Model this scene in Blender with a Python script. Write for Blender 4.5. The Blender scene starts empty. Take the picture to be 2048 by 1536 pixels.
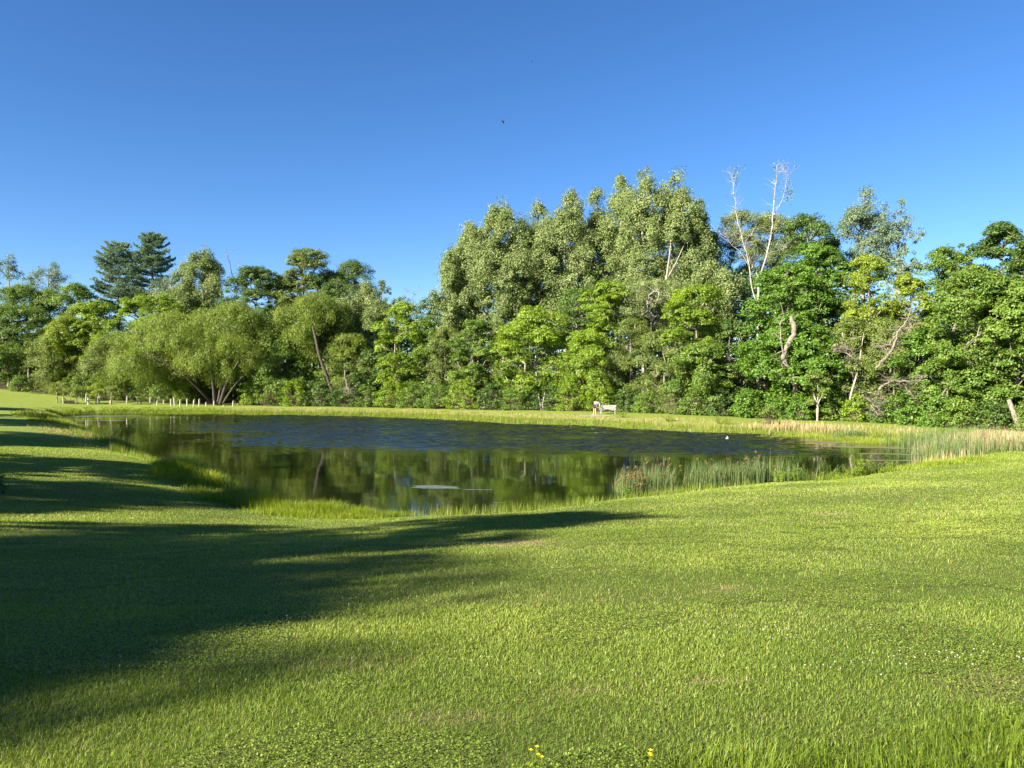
import bpy, math, numpy as np
from mathutils import Vector
PI = math.pi
rng = np.random.default_rng(7)
sc = bpy.context.scene
COL = sc.collection

# ------------------------------------------------------------------ frame
F = 1490.0            # focal length in pixels of the 2048 px wide photograph
EYE = 4.8             # eye height over the water
HOR = 755.0
def X(px, D): return (px - 1024.0) / F * D
def Z(py, D): return EYE - (py - HOR) / F * D

# ------------------------------------------------------------------ noise
def _hash(ix, iy, seed):
    h = (ix.astype(np.int64) * 374761393 + iy.astype(np.int64) * 668265263 + seed * 982451653) & 0x7fffffff
    h = ((h ^ (h >> 13)) * 1274126177) & 0x7fffffff
    return ((h ^ (h >> 16)) & 0xffff) / 65535.0
def vnoise(x, y, seed=0):
    ix, iy = np.floor(x), np.floor(y)
    fx, fy = x - ix, y - iy
    fx = fx * fx * (3 - 2 * fx); fy = fy * fy * (3 - 2 * fy)
    a = _hash(ix, iy, seed); b = _hash(ix + 1, iy, seed); c = _hash(ix, iy + 1, seed); d = _hash(ix + 1, iy + 1, seed)
    return (a * (1 - fx) + b * fx) * (1 - fy) + (c * (1 - fx) + d * fx) * fy
def fbm(x, y, seed=0, octv=3):
    s, amp, tot = 0, 1.0, 0
    for k in range(octv):
        s = s + amp * vnoise(x * 2 ** k, y * 2 ** k, seed + k); tot += amp; amp *= .5
    return s / tot

# ------------------------------------------------------------------ shoreline and terrain
SHORE = np.array([(1, 26.4), (-3, 25.0), (-6.5, 25.4), (-9.5, 27.4), (-12, 30.2), (-12.6, 33.2), (-13.6, 35), (-16.2, 38), (-19.8, 41), (-24.5, 47.7),
    (-30.8, 55.5), (-39.5, 68), (-48, 78.6), (-53.2, 86), (-56, 92.5), (-54.7, 96.2), (-49.6, 98), (-43.4, 96.6), (-33.5, 95.4),
    (-26.8, 94), (-19.9, 91.7), (-13.3, 88.3), (-6.9, 83.2), (-1.3, 78.2), (3.8, 74.5), (8.4, 71.5), (12.6, 68.1), (16.3, 64.4),
    (20, 62.7), (23.6, 61.1), (26.8, 59.1), (29.1, 55.9), (28.6, 51), (25.2, 45), (21.4, 39.4), (17.5, 36), (14.1, 33.9), (10.4, 32.2), (5.7, 30)], float)
def catmull(P, n, closed=True):
    out = []
    N = len(P)
    for i in range(N if closed else N - 1):
        if closed: p0, p1, p2, p3 = P[i - 1], P[i], P[(i + 1) % N], P[(i + 2) % N]
        else: p0, p1, p2, p3 = P[max(i - 1, 0)], P[i], P[i + 1], P[min(i + 2, N - 1)]
        for t in np.arange(n) / n:
            out.append(.5 * ((2 * p1) + (-p0 + p2) * t + (2 * p0 - 5 * p1 + 4 * p2 - p3) * t * t + (-p0 + 3 * p1 - 3 * p2 + p3) * t ** 3))
    if not closed: out.append(P[-1])
    return np.array(out)
SH = catmull(SHORE, 4)
SH = SH + np.stack([vnoise(SH[:, 0] * .35, SH[:, 1] * .35, 3) - .5, vnoise(SH[:, 0] * .35, SH[:, 1] * .35, 4) - .5], 1) * 1.3
def sdist(x, y):
    """signed distance to the shore line, positive on land"""
    x = np.atleast_1d(x).astype(float); y = np.atleast_1d(y).astype(float)
    res = np.empty(len(x))
    A = SH; B = np.roll(SH, -1, 0); BA = B - A; L2 = (BA ** 2).sum(1)
    for s in range(0, len(x), 20000):
        px = x[s:s + 20000, None]; py = y[s:s + 20000, None]
        t = np.clip(((px - A[:, 0]) * BA[:, 0] + (py - A[:, 1]) * BA[:, 1]) / L2, 0, 1)
        d = np.sqrt(((px - A[:, 0] - t * BA[:, 0]) ** 2 + (py - A[:, 1] - t * BA[:, 1]) ** 2).min(1))
        cond = (A[:, 1] > py) != (B[:, 1] > py)
        xin = A[:, 0] + (py - A[:, 1]) / np.where(np.abs(BA[:, 1]) < 1e-9, 1e-9, BA[:, 1]) * BA[:, 0]
        inside = (cond & (px < xin)).sum(1) % 2 == 1
        res[s:s + 20000] = np.where(inside, -d, d)
    return res
CT = np.array([(0, 0, 3.2), (0, 12, 1.98), (0, 22.5, .72), (8, 0, 3.3), (15, 12, 2.3), (14, 26, 1.0), (26, 34, 1.0), (40, 30, 2), (-8, 0, 3.2), (-11, 12, 2.15),
    (-12, 24, .8), (-6, 22, .62), (-25, 20, 2.2), (-27, 35, 1.35), (-45, 50, 1.8), (-62, 75, 1.35), (-75, 98, 1.9), (-82, 118, 3.0), (-62, 108, 1.2), (-36, 103, .75),
    (-36, 118, 1.0), (-10, 93, .75), (-10, 110, .8), (5, 80, .95), (5, 95, .8), (12, 74, .9), (18, 70, .8), (25, 67, .75), (25, 85, .6), (40, 60, .62), (45, 48, .75),
    (60, 70, .5), (0, -30, 5), (-40, -20, 4), (40, -20, 4), (-70, 40, 3), (-110, 90, 4.5), (-100, 160, 5), (0, 160, 1.5), (80, 120, 1.5), (90, 40, 2)], float)
def _phi(r2): return r2 * np.log(r2 + 1e-9) * .5
_n = len(CT)
_d2 = ((CT[:, None, :2] - CT[None, :, :2]) ** 2).sum(2)
_M = np.zeros((_n + 3, _n + 3)); _M[:_n, :_n] = _phi(_d2) + np.eye(_n) * 2.0
_M[:_n, _n] = 1; _M[:_n, _n + 1:] = CT[:, :2]; _M[_n, :_n] = 1; _M[_n + 1:, :_n] = CT[:, :2].T
_W = np.linalg.solve(_M, np.concatenate([CT[:, 2], [0, 0, 0]]))
def trend(x, y):
    out = np.full(len(x), _W[_n])
    out = out + _W[_n + 1] * x + _W[_n + 2] * y
    for i in range(_n): out += _W[i] * _phi((x - CT[i, 0]) ** 2 + (y - CT[i, 1]) ** 2)
    return out
def height_raw(x, y):
    d = sdist(x, y)
    xc = np.clip(x, -115, 95); yc = np.clip(y, -35, 165)
    T = np.maximum(trend(xc, yc), .3)
    far = np.hypot(x - xc, y - yc)
    T = T + np.minimum(far * .02, 6)
    bump = (fbm(x * .16, y * .16, 11) - .5) * .16 + (fbm(x * .9, y * .9, 15, 2) - .5) * .035
    land = (T + bump) * (1 - np.exp(-np.maximum(d, 0) / 1.7)) + .02
    return np.where(d > 0, land, -.9 * (1 - np.exp(np.minimum(d, 0) / 2.0)) - .02), d
GX = np.concatenate([[-900, -600, -400, -280, -200, -150, -120], np.arange(-100, -30, 1.0), np.arange(-30, 36, .4), np.arange(36, 80, 1.0), [82, 95, 120, 160, 220, 300, 450, 700, 1000]])
GY = np.concatenate([[-400, -200, -100, -60, -40, -30], np.arange(-24, 0, 2.0), np.arange(0, 62, .4), np.arange(62, 130, .8), [132, 140, 150, 165, 190, 230, 300, 420, 650, 1100]])
gx, gy = np.meshgrid(GX, GY)
gz, gd = height_raw(gx.ravel(), gy.ravel())
GZ = gz.reshape(gx.shape); GD = gd.reshape(gx.shape)
def _bil(A, x, y):
    x = np.atleast_1d(x).astype(float); y = np.atleast_1d(y).astype(float)
    i = np.clip(np.searchsorted(GX, x) - 1, 0, len(GX) - 2); j = np.clip(np.searchsorted(GY, y) - 1, 0, len(GY) - 2)
    fx = np.clip((x - GX[i]) / (GX[i + 1] - GX[i]), 0, 1); fy = np.clip((y - GY[j]) / (GY[j + 1] - GY[j]), 0, 1)
    return (A[j, i] * (1 - fx) + A[j, i + 1] * fx) * (1 - fy) + (A[j + 1, i] * (1 - fx) + A[j + 1, i + 1] * fx) * fy
def H(x, y): return _bil(GZ, x, y)
def DS(x, y): return _bil(GD, x, y)
def h1(x, y): return float(H(x, y)[0])
def hit(px, py):
    """where the sight line through a photo pixel meets the ground"""
    D = np.arange(2.5, 60, .05); z = H(X(px, D), D); k = np.argmax(Z(py, D) <= z)
    return float(D[k])
def front(px):       # depth of the wood's edge, by picture column
    return float(np.interp(px, [-300, 0, 400, 760, 1000, 1250, 1500, 1700, 1900, 2048, 2400], [126, 119, 108, 101, 90, 84, 76, 70, 62, 58, 48]))
_FP = np.arange(-600, 2700, 20.0); _FD = np.array([front(p) for p in _FP])
def behind_edge(x, y):   # metres behind the wood's edge (along the view)
    px = 1024 + F * x / np.maximum(y, 1)
    return y - np.interp(px, _FP, _FD)

# ------------------------------------------------------------------ materials
def new_mat(name):
    m = bpy.data.materials.new(name); m.use_nodes = True
    nt = m.node_tree; nt.nodes.clear()
    out = nt.nodes.new('ShaderNodeOutputMaterial')
    return m, nt, out
def N(nt, t, **kw):
    n = nt.nodes.new(t)
    for k, v in kw.items():
        if k.startswith('i_'): n.inputs[k[2:].replace('_', ' ')].default_value = v
        else: setattr(n, k, v)
    return n
def c4(c): return (c[0], c[1], c[2], 1)
def mixc(nt, fac, a, b):
    m = N(nt, 'ShaderNodeMix', data_type='RGBA')
    for sock, v in ((m.inputs[0], fac), (m.inputs[6], a), (m.inputs[7], b)):
        if isinstance(v, (tuple, list)): sock.default_value = c4(v)
        elif isinstance(v, (int, float)): sock.default_value = v
        else: nt.links.new(v, sock)
    return m.outputs[2]
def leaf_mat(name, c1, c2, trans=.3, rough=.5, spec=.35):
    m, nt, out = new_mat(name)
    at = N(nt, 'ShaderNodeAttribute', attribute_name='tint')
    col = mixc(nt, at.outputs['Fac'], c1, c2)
    p = N(nt, 'ShaderNodeBsdfPrincipled'); p.inputs['Roughness'].default_value = rough; p.inputs['Specular IOR Level'].default_value = spec
    nt.links.new(col, p.inputs['Base Color'])
    t = N(nt, 'ShaderNodeBsdfTranslucent')
    hs = N(nt, 'ShaderNodeHueSaturation'); hs.inputs['Hue'].default_value = .487; hs.inputs['Saturation'].default_value = 1.15; hs.inputs['Value'].default_value = 1.3
    nt.links.new(col, hs.inputs['Color']); nt.links.new(hs.outputs[0], t.inputs['Color'])
    mx = N(nt, 'ShaderNodeMixShader'); mx.inputs[0].default_value = trans
    nt.links.new(p.outputs[0], mx.inputs[1]); nt.links.new(t.outputs[0], mx.inputs[2]); nt.links.new(mx.outputs[0], out.inputs[0])
    return m
def noise_mat(name, c1, c2, scale=6, rough=.85, stretch=(1, 1, 1), bump=.3, spec=.2):
    m, nt, out = new_mat(name)
    tc = N(nt, 'ShaderNodeTexCoord'); mp = N(nt, 'ShaderNodeMapping'); mp.inputs['Scale'].default_value = stretch
    nz = N(nt, 'ShaderNodeTexNoise'); nz.inputs['Scale'].default_value = scale; nz.inputs['Detail'].default_value = 6
    nt.links.new(tc.outputs['Object'], mp.inputs[0]); nt.links.new(mp.outputs[0], nz.inputs['Vector'])
    rp = N(nt, 'ShaderNodeMapRange'); rp.inputs[1].default_value = .35; rp.inputs[2].default_value = .65
    nt.links.new(nz.outputs[0], rp.inputs[0])
    p = N(nt, 'ShaderNodeBsdfPrincipled'); p.inputs['Roughness'].default_value = rough; p.inputs['Specular IOR Level'].default_value = spec
    nt.links.new(mixc(nt, rp.outputs[0], c1, c2), p.inputs['Base Color'])
    b = N(nt, 'ShaderNodeBump'); b.inputs['Strength'].default_value = bump; b.inputs['Distance'].default_value = .03
    nt.links.new(nz.outputs[0], b.inputs['Height']); nt.links.new(b.outputs[0], p.inputs['Normal'])
    nt.links.new(p.outputs[0], out.inputs[0])
    return m
LEAF = {
    'maple':  leaf_mat('maple_leaves', (0.063, 0.142, 0.015), (0.135, 0.238, 0.028), .30),
    'mid':    leaf_mat('broad_leaves', (0.076, 0.145, 0.019), (0.167, 0.249, 0.038), .30),
    'dark':   leaf_mat('dark_leaves', (0.045, 0.097, 0.017), (0.106, 0.169, 0.032), .28),
    'bright': leaf_mat('bright_leaves', (0.108, 0.195, 0.015), (0.243, 0.336, 0.030), .34),
    'yellow': leaf_mat('yellow_leaves', (0.127, 0.191, 0.017), (0.265, 0.331, 0.036), .34),
    'olive':  leaf_mat('olive_leaves', (0.093, 0.142, 0.025), (0.184, 0.234, 0.051), .30),
    'poplar': leaf_mat('poplar_leaves', (0.106, 0.155, 0.042), (0.238, 0.290, 0.104), .28, .5, .22),
    'silver': leaf_mat('silver_leaves', (0.097, 0.151, 0.083), (0.194, 0.261, 0.148), .28, .5, .25),
    'willow': leaf_mat('willow_leaves', (0.106, 0.162, 0.021), (0.211, 0.273, 0.042), .34),
    'pine':   leaf_mat('pine_needles', (0.103, 0.174, 0.095), (0.227, 0.307, 0.170), .34),
}
BARK = {
    'grey': noise_mat('grey_bark', (.11, .09, .07), (.24, .21, .17), 5, stretch=(3, 3, .6)),
    'pale': noise_mat('pale_bark', (.17, .15, .12), (.33, .30, .25), 3, stretch=(2, 2, .6)),
    'white': noise_mat('white_bark', (.22, .20, .165), (.41, .385, .33), 2.2, stretch=(2, 2, .8)),
    'dark': noise_mat('dark_bark', (.03, .024, .018), (.085, .07, .055), 5, stretch=(3, 3, .6)),
    'brown': noise_mat('brown_bark', (.085, .06, .042), (.19, .145, .105), 5, stretch=(3, 3, .6)),
}
GRASS = leaf_mat('grass_blades', (.100, .165, .016), (.300, .365, .060), .36, .5, .3)
GRASS_TALL = leaf_mat('tall_grass_blades', (.085, .140, .010), (.250, .310, .032), .36, .5, .3)
REED = leaf_mat('reed_stems', (.052, .090, .024), (.150, .190, .056), .18, .5, .3)
STRAW = leaf_mat('dry_straw', (.28, .20, .10), (.52, .42, .25), .25, .7, .2)
RUST = leaf_mat('rust_seed_heads', (.11, .065, .028), (.22, .135, .055), .15, .8, .1)

# ------------------------------------------------------------------ mesh building
class G:
    def __init__(s): s.v = []; s.f = []; s.t = []; s.m = []; s.n = 0
    def add(s, v, f, tint=.5, mat=0):
        """v (N,3); f (M,k) indices into v; tint scalar or (M,)"""
        v = np.asarray(v, float).reshape(-1, 3); f = np.asarray(f, np.int64)
        if len(f) == 0: return
        s.v.append(v); s.f.append(f + s.n); s.n += len(v)
        s.t.append(np.broadcast_to(np.asarray(tint, float), (len(f),)).copy()); s.m.append(np.full(len(f), mat, np.int32))
    def mesh(s, name, mats, smooth=False):
        me = bpy.data.meshes.new(name)
        V = np.concatenate(s.v).astype(np.float32)
        me.vertices.add(len(V)); me.vertices.foreach_set('co', V.ravel())
        loops = np.concatenate([f.ravel() for f in s.f]).astype(np.int32)
        tot = np.concatenate([np.full(len(f), f.shape[1], np.int32) for f in s.f])
        me.loops.add(len(loops)); me.loops.foreach_set('vertex_index', loops)
        me.polygons.add(len(tot)); me.polygons.foreach_set('loop_start', np.concatenate([[0], np.cumsum(tot)[:-1]]).astype(np.int32))
        if not isinstance(mats, (list, tuple)): mats = [mats]
        for m in mats: me.materials.append(m)
        me.polygons.foreach_set('material_index', np.concatenate(s.m))
        me.polygons.foreach_set('use_smooth', np.full(len(tot), smooth, bool))
        a = me.attributes.new('tint', 'FLOAT', 'FACE'); a.data.foreach_set('value', np.concatenate(s.t).astype(np.float32))
        me.update(calc_edges=True)
        return me
def obj(name, g, mats, parent=None, smooth=False, loc=None):
    me = g.mesh(name, mats, smooth) if isinstance(g, G) else g
    o = bpy.data.objects.new(name, me); COL.objects.link(o)
    if parent is not None: o.parent = parent
    if loc is not None: o.location = loc
    return o
def tag(o, label=None, cat=None, group=None, kind=None):
    if label: o['label'] = label
    if cat: o['category'] = cat
    if group: o['group'] = group
    if kind: o['kind'] = kind
    return o
def empty(name, loc, label, cat, group=None):
    o = bpy.data.objects.new(name, None); COL.objects.link(o); o.location = loc; o.empty_display_size = .3
    return tag(o, label, cat, group)

def norm(a): return a / np.maximum(np.linalg.norm(a, axis=-1, keepdims=True), 1e-9)
def leaves(g, c, nrm, l, w, r, tint, mat=0, direct=None):
    """diamond leaves; c (N,3), nrm (N,3), l / w (N,) length and width"""
    n = len(c)
    q = r.normal(size=(n, 3)) if direct is None else direct
    u = norm(q - nrm * (q * nrm).sum(1, keepdims=True)); v = np.cross(nrm, u)
    l = np.broadcast_to(l, (n,))[:, None]; w = np.broadcast_to(w, (n,))[:, None]
    V = np.stack([c - u * l * .5, c + v * w * .5 - u * l * .06, c + u * l * .5, c - v * w * .5 - u * l * .06], 1).reshape(-1, 3)
    g.add(V, np.arange(4 * n).reshape(n, 4), tint, mat)
def frustums(g, p0, p1, r0, r1, sides=5, tint=.5, mat=0):
    n = len(p0)
    if n == 0: return
    d = norm(p1 - p0); ref = np.where(np.abs(d[:, 2:3]) > .9, np.array([[1., 0, 0]]), np.array([[0, 0, 1.]]))
    u = norm(np.cross(d, ref)); v = np.cross(d, u)
    a = np.arange(sides) / sides * 2 * PI
    ring = u[:, None, :] * np.cos(a)[None, :, None] + v[:, None, :] * np.sin(a)[None, :, None]
    V = np.concatenate([p0[:, None] + ring * r0[:, None, None], p1[:, None] + ring * r1[:, None, None]], 1)
    k = np.arange(sides); kk = (k + 1) % sides
    q = np.stack([k, kk, kk + sides, k + sides], 1)
    Fc = (np.arange(n)[:, None, None] * 2 * sides + q[None]).reshape(-1, 4)
    g.add(V.reshape(-1, 3), Fc, tint, mat)
def tube(g, P, R, sides=8, cap=True, tint=.5, mat=0):
    P = np.asarray(P, float); R = np.broadcast_to(np.asarray(R, float), (len(P),)); n = len(P)
    T = np.gradient(P, axis=0); T = norm(T)
    u = np.cross(T[0], [0, 0, 1.] if abs(T[0][2]) < .9 else [1., 0, 0]); u /= np.linalg.norm(u)
    a = np.arange(sides) / sides * 2 * PI; V = []
    for i in range(n):
        u = u - T[i] * u.dot(T[i]); u /= np.linalg.norm(u); v = np.cross(T[i], u)
        V.append(P[i] + R[i] * (np.cos(a)[:, None] * u + np.sin(a)[:, None] * v))
    V = np.concatenate(V); k = np.arange(sides); kk = (k + 1) % sides
    Fc = np.concatenate([np.stack([k, kk, kk + sides, k + sides], 1) + i * sides for i in range(n - 1)])
    g.add(V, Fc, tint, mat)
    if cap:
        g.add(V[:sides][::-1], [np.arange(sides)], tint, mat); g.add(V[-sides:], [np.arange(sides)], tint, mat)
def box(g, c, s, tint=.5, mat=0, rot=0, bev=.0):
    c = np.array(c, float); s = np.array(s, float) / 2
    V = np.array([(x, y, z) for x in (-1, 1) for y in (-1, 1) for z in (-1, 1)], float) * s
    if rot:
        co, si = math.cos(rot), math.sin(rot); V = np.stack([V[:, 0] * co - V[:, 1] * si, V[:, 0] * si + V[:, 1] * co, V[:, 2]], 1)
    g.add(V + c, [(0, 1, 3, 2), (4, 6, 7, 5), (0, 4, 5, 1), (2, 3, 7, 6), (0, 2, 6, 4), (1, 5, 7, 3)], tint, mat)

# ------------------------------------------------------------------ trees
KIND = dict(   # leaf length, width ratio, clump radius, clump flatness, leaves per clump, lobes, clumps per lobe
    maple=dict(l=0.21, w=.72, cr=.62, fl=.50, n=96, lobes=17, cl=20, prof=(.47, .5, .36), up=.7),
    mid=dict(l=0.19, w=.66, cr=.66, fl=.60, n=100, lobes=16, cl=20, prof=(.48, .5, .36), up=.5),
    dark=dict(l=0.21, w=.66, cr=.70, fl=.60, n=84, lobes=15, cl=18, prof=(.48, .5, .38), up=.5),
    bright=dict(l=0.195, w=.68, cr=.60, fl=.52, n=100, lobes=17, cl=20, prof=(.48, .48, .36), up=.6),
    yellow=dict(l=0.18, w=.62, cr=.66, fl=.62, n=100, lobes=16, cl=20, prof=(.5, .5, .40), up=.4),
    olive=dict(l=0.165, w=.55, cr=.70, fl=.70, n=105, lobes=16, cl=20, prof=(.48, .5, .38), up=.35),
    poplar=dict(l=0.19, w=.82, cr=.74, fl=1.0, n=92, lobes=22, cl=26, prof=(.46, .40, .46), up=.1, plume=1.9),
    silver=dict(l=0.19, w=.7, cr=.66, fl=.9, n=60, lobes=13, cl=14, prof=(.5, .5, .6), up=.1, plume=1.3),
    willow=dict(l=0.27, w=.22, cr=.85, fl=.85, n=170, lobes=20, cl=24, prof=(.40, .55, .50), up=.2, droop=1.0),
    pine=dict(l=.38, w=.16, cr=.7, fl=.3, n=60, up=.5),
)
def polyr(P, n=5):
    return catmull(np.asarray(P, float), n, closed=False)
def skeleton(r, trunk, targets, lift=.12):
    nodes = [np.array(p) for p in trunk]; par = [max(i - 1, -1) for i in range(len(trunk))]
    nt_ = len(trunk)
    base = trunk[0]
    ax = trunk[np.argmin(((targets[:, None] - trunk[None]) ** 2).sum(2), 1)]
    order = np.argsort(np.linalg.norm(targets - ax, axis=1))
    A = np.zeros((len(trunk) + 2 * len(targets) + 4, 3)); A[:nt_] = trunk; n = nt_
    par = np.full(len(A), -1); par[1:nt_] = np.arange(nt_ - 1)
    for i in order:
        t = targets[i]; d = t - A[:n]
        L = np.linalg.norm(d, axis=1); cost = L + .9 * np.maximum(0, -d[:, 2] + .25 * L)
        cost[:max(1, nt_ // 6)] += 4
        j = int(np.argmin(cost)); L = L[j]
        mid = (A[j] + t) / 2 + r.normal(size=3) * .07 * L; mid[2] += lift * L * r.uniform(-.3, 1)
        A[n] = mid; par[n] = j; A[n + 1] = t; par[n + 1] = n; n += 2
    cnt = np.ones(n)
    for k in range(n - 1, nt_ - 1, -1):
        if par[k] >= nt_: cnt[par[k]] += cnt[k]
    return A[:n], par[:n], cnt, nt_
TREE_COUNT = [0]
def crown_lobes(r, P, k, kind_, hw, hd, z0, z1, lean, x0, y0):
    a, b, w = k['prof'][1], k['prof'][2], k['prof'][0]
    n = P.get('lobes', k['lobes']); out = []
    hgt = z1 - z0; plume = k.get('plume', 1.0)
    for i in range(n):
        t = (i + .5) / n if i else .9
        t = .06 + .9 * np.clip(t + r.uniform(-.06, .06), 0, 1)
        prof = (min(t, w) / w) ** a if t < w else (max(1 - t, 0) / (1 - w)) ** b
        prof = max(prof, .22)
        th = i * 2.4 + r.uniform(-.5, .5)
        lr = r.uniform(.38, .56) * (.72 + .28 * prof)
        if kind_ == 'willow': lr *= r.uniform(.55, 1.25)
        rad = max(prof * r.uniform(.88, 1.18) - lr * .62, 0) * (1 if r.random() > .2 else .45)
        cx = x0 + lean[0] * t + math.cos(th) * rad * hw; cy = y0 + lean[1] * t + math.sin(th) * rad * hd
        rx = lr * hw; rz = min(rx * r.uniform(.7, 1.0) * plume, hgt * .32)
        cz = z0 + hgt * t
        cz = min(cz, z1 - rz * .9)
        out.append((np.array([cx, cy, cz]), np.array([rx, lr * hd, rz])))
    if plume > 1.2:
        out = [(c + (np.array([x0, y0, c[2]]) - c) * .16, R) for c, R in out]      # upright plumes make the ragged crest of poplars
        out = [(c, R) for c, R in out if c[2] + R[2] < z0 + hgt * .90]
        for i in range(P.get('plumes', 13)):
            th = i * 2.4 + r.uniform(-.4, .4); rd = r.uniform(.1, .95); rx = hw * r.uniform(.15, .25); rz = hgt * r.uniform(.10, .18)
            zt = z1 - hgt * (.02 + .14 * r.random() + .30 * rd ** 2)
            out.append((np.array([x0 + lean[0] + math.cos(th) * rd * hw, y0 + math.sin(th) * rd * hd, zt - rz]), np.array([rx, rx, rz])))
    # one leader lobe at the very top
    rx = hw * (r.uniform(.30, .42) if plume < 1.2 else r.uniform(.2, .28)); rz = min(rx * .9 * plume, hgt * .28)
    out.append((np.array([x0 + lean[0] + r.uniform(-.15, .15) * hw, y0 + lean[1], z1 - rz]), np.array([rx, rx, rz])))
    return out
def tree(kind, px, dD, top, hw, bot, label, bark='grey', cat='tree', name=None, group=None, D=None, dens=1.0, lean=(0, 0), limbs=(), world=None, depth=1.0, basepx=None, lobes=None, leafmat=None, cl=None, ls=1.0):
    """px column, dD metres behind the wood's edge, top / bot the crown's top and bottom rows, hw half width - all turned into metres at the tree's own depth"""
    TREE_COUNT[0] += 1
    r = np.random.default_rng(100 + TREE_COUNT[0] * 13)
    k = KIND[kind]
    if world is None:
        D = D if D is not None else front(px) + dD
        x0, y0 = X(px, D), D
        bx = X(basepx if basepx is not None else px, D)
        gz0 = h1(bx, y0); z1 = Z(top, D); z0 = max(Z(bot, D), gz0 + .2); hwm = hw / F * D * (1.16 if kind == 'poplar' else 1.06)
    else:
        x0, y0, z1, hwm, z0 = world; bx = x0; gz0 = h1(x0, y0); z1 += gz0; z0 += gz0; D = 60.
    root = empty(name or kind + '_tree', (bx, y0, gz0 - .05), label, cat, group)
    O = np.array([bx, y0, gz0 - .05])
    P = {}
    if lobes: P['lobes'] = lobes
    LB = crown_lobes(r, P, k, kind, hwm, hwm * depth, z0, z1, lean, x0, y0)
    # clumps over the upper shells of the lobes
    cen, out_n, lob_t = [], [], []
    ncl = int((cl or k['cl']) * dens * 1.22)
    for c, R in LB:
        m = max(4, int(ncl * np.clip((R[0] / 1.5) ** 1.3, .35, 2.6)))
        d = norm(r.normal(size=(m, 3))); d[:, 2] = np.where(d[:, 2] < -.35, -d[:, 2], d[:, 2])
        rr = r.uniform(.62, 1.05, m)[:, None]
        if k.get('plume', 1) > 1.2: d[:, :2] *= (1 - .6 * np.clip(d[:, 2:3], 0, 1))
        cen.append(c + d * R * rr); out_n.append(norm(d / R)); lob_t.append(np.full(m, r.normal(0, .12)))
    lob_t = np.concatenate(lob_t); cen = np.concatenate(cen); out_n = np.concatenate(out_n)
    keep = np.ones(len(cen), bool)
    for c, R in LB:
        keep &= ((((cen - c) / R) ** 2).sum(1) > .22)
    keep &= cen[:, 2] > gz0 + .25
    nz_ = fbm(cen[:, 0] * .55 + cen[:, 2] * .45 + TREE_COUNT[0] * 7.3, cen[:, 1] * .55 - cen[:, 2] * .6, 300 + TREE_COUNT[0], 2)
    keep &= (nz_ > (.46 if kind == 'willow' else .39)) | (r.random(len(cen)) < .22)
    cen, out_n, lob_t = cen[keep], out_n[keep], lob_t[keep]
    # trunk
    ht = gz0 + (z1 - gz0) * .88
    K = 14; tt = np.linspace(0, 1, K)
    cx = x0 + lean[0] * .8; wob = np.cumsum(r.normal(size=(K, 2)), 0) * .10 * hwm / 4; wob -= wob[0]
    trunk = np.stack([bx + (cx - bx) * tt ** .8 + wob[:, 0], y0 + lean[1] * .8 * tt + wob[:, 1], gz0 - .15 + (ht - gz0) * tt], 1)
    rb = max(.10, (z1 - gz0) * .0145)
    A, par, cnt, nt_ = skeleton(r, trunk, cen)
    gt = G()
    tube(gt, polyr(trunk, 2), np.interp(np.linspace(0, 1, (K - 1) * 2 + 1), [0, .06, .5, 1], [rb * 1.35, rb, rb * .68, rb * .22]), 8)
    idx = np.arange(nt_, len(A)); rr = np.minimum(.011 * cnt ** .62 + .006, rb * .62)
    pr = np.where(par[idx] < nt_, rr[idx], rr[np.maximum(par[idx], nt_)])
    frustums(gt, A[par[idx]], A[idx], np.minimum(pr, rr[idx] * 1.5), rr[idx], 4)
    for pts, ra, rb_ in limbs:
        p = polyr([(X(a, D + e), D + e, Z(b, D + e)) for a, b, e in pts], 6)
        tube(gt, p, np.linspace(ra, rb_, len(p)), 7)
    # leaves
    gl = G(); n = k['n']; M = len(cen)
    cr = k['cr'] * r.uniform(.5, 1.5, M) * np.clip(hwm / 3.5, .55, 1.15)
    d = norm(r.normal(size=(M, n, 3))); rad = r.uniform(.25, 1.0, (M, n, 1)) ** .6
    off = d * rad * cr[:, None, None]; off[..., 2] *= k['fl']
    if 'droop' in k: off[..., 2] -= k['droop'] * r.uniform(0, 1, (M, n)) ** 1.5 * cr[:, None] * 1.2
    off[..., 2] -= .25 * (off[..., 0] ** 2 + off[..., 1] ** 2) / cr[:, None]
    c = (cen[:, None] + off).reshape(-1, 3)
    nn = norm(np.repeat(out_n, n, 0) * .55 + np.array([0, 0, k['up']]) + d.reshape(-1, 3) * .35 + r.normal(size=(M * n, 3)) * .55)
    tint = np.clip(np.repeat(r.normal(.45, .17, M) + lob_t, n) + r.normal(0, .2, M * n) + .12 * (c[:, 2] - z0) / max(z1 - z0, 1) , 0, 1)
    ok = c[:, 2] > gz0 + .05
    l = k['l'] * ls * r.uniform(.65, 1.3, len(c))
    dirv = None
    if 'droop' in k: dirv = norm(d.reshape(-1, 3) * .6 + np.array([0, 0, -1.0]) + r.normal(size=(M * n, 3)) * .3)[ok]
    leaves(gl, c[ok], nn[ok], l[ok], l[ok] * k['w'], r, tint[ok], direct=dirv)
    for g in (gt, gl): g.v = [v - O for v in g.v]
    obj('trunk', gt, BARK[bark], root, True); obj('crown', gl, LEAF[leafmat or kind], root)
    return root
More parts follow.
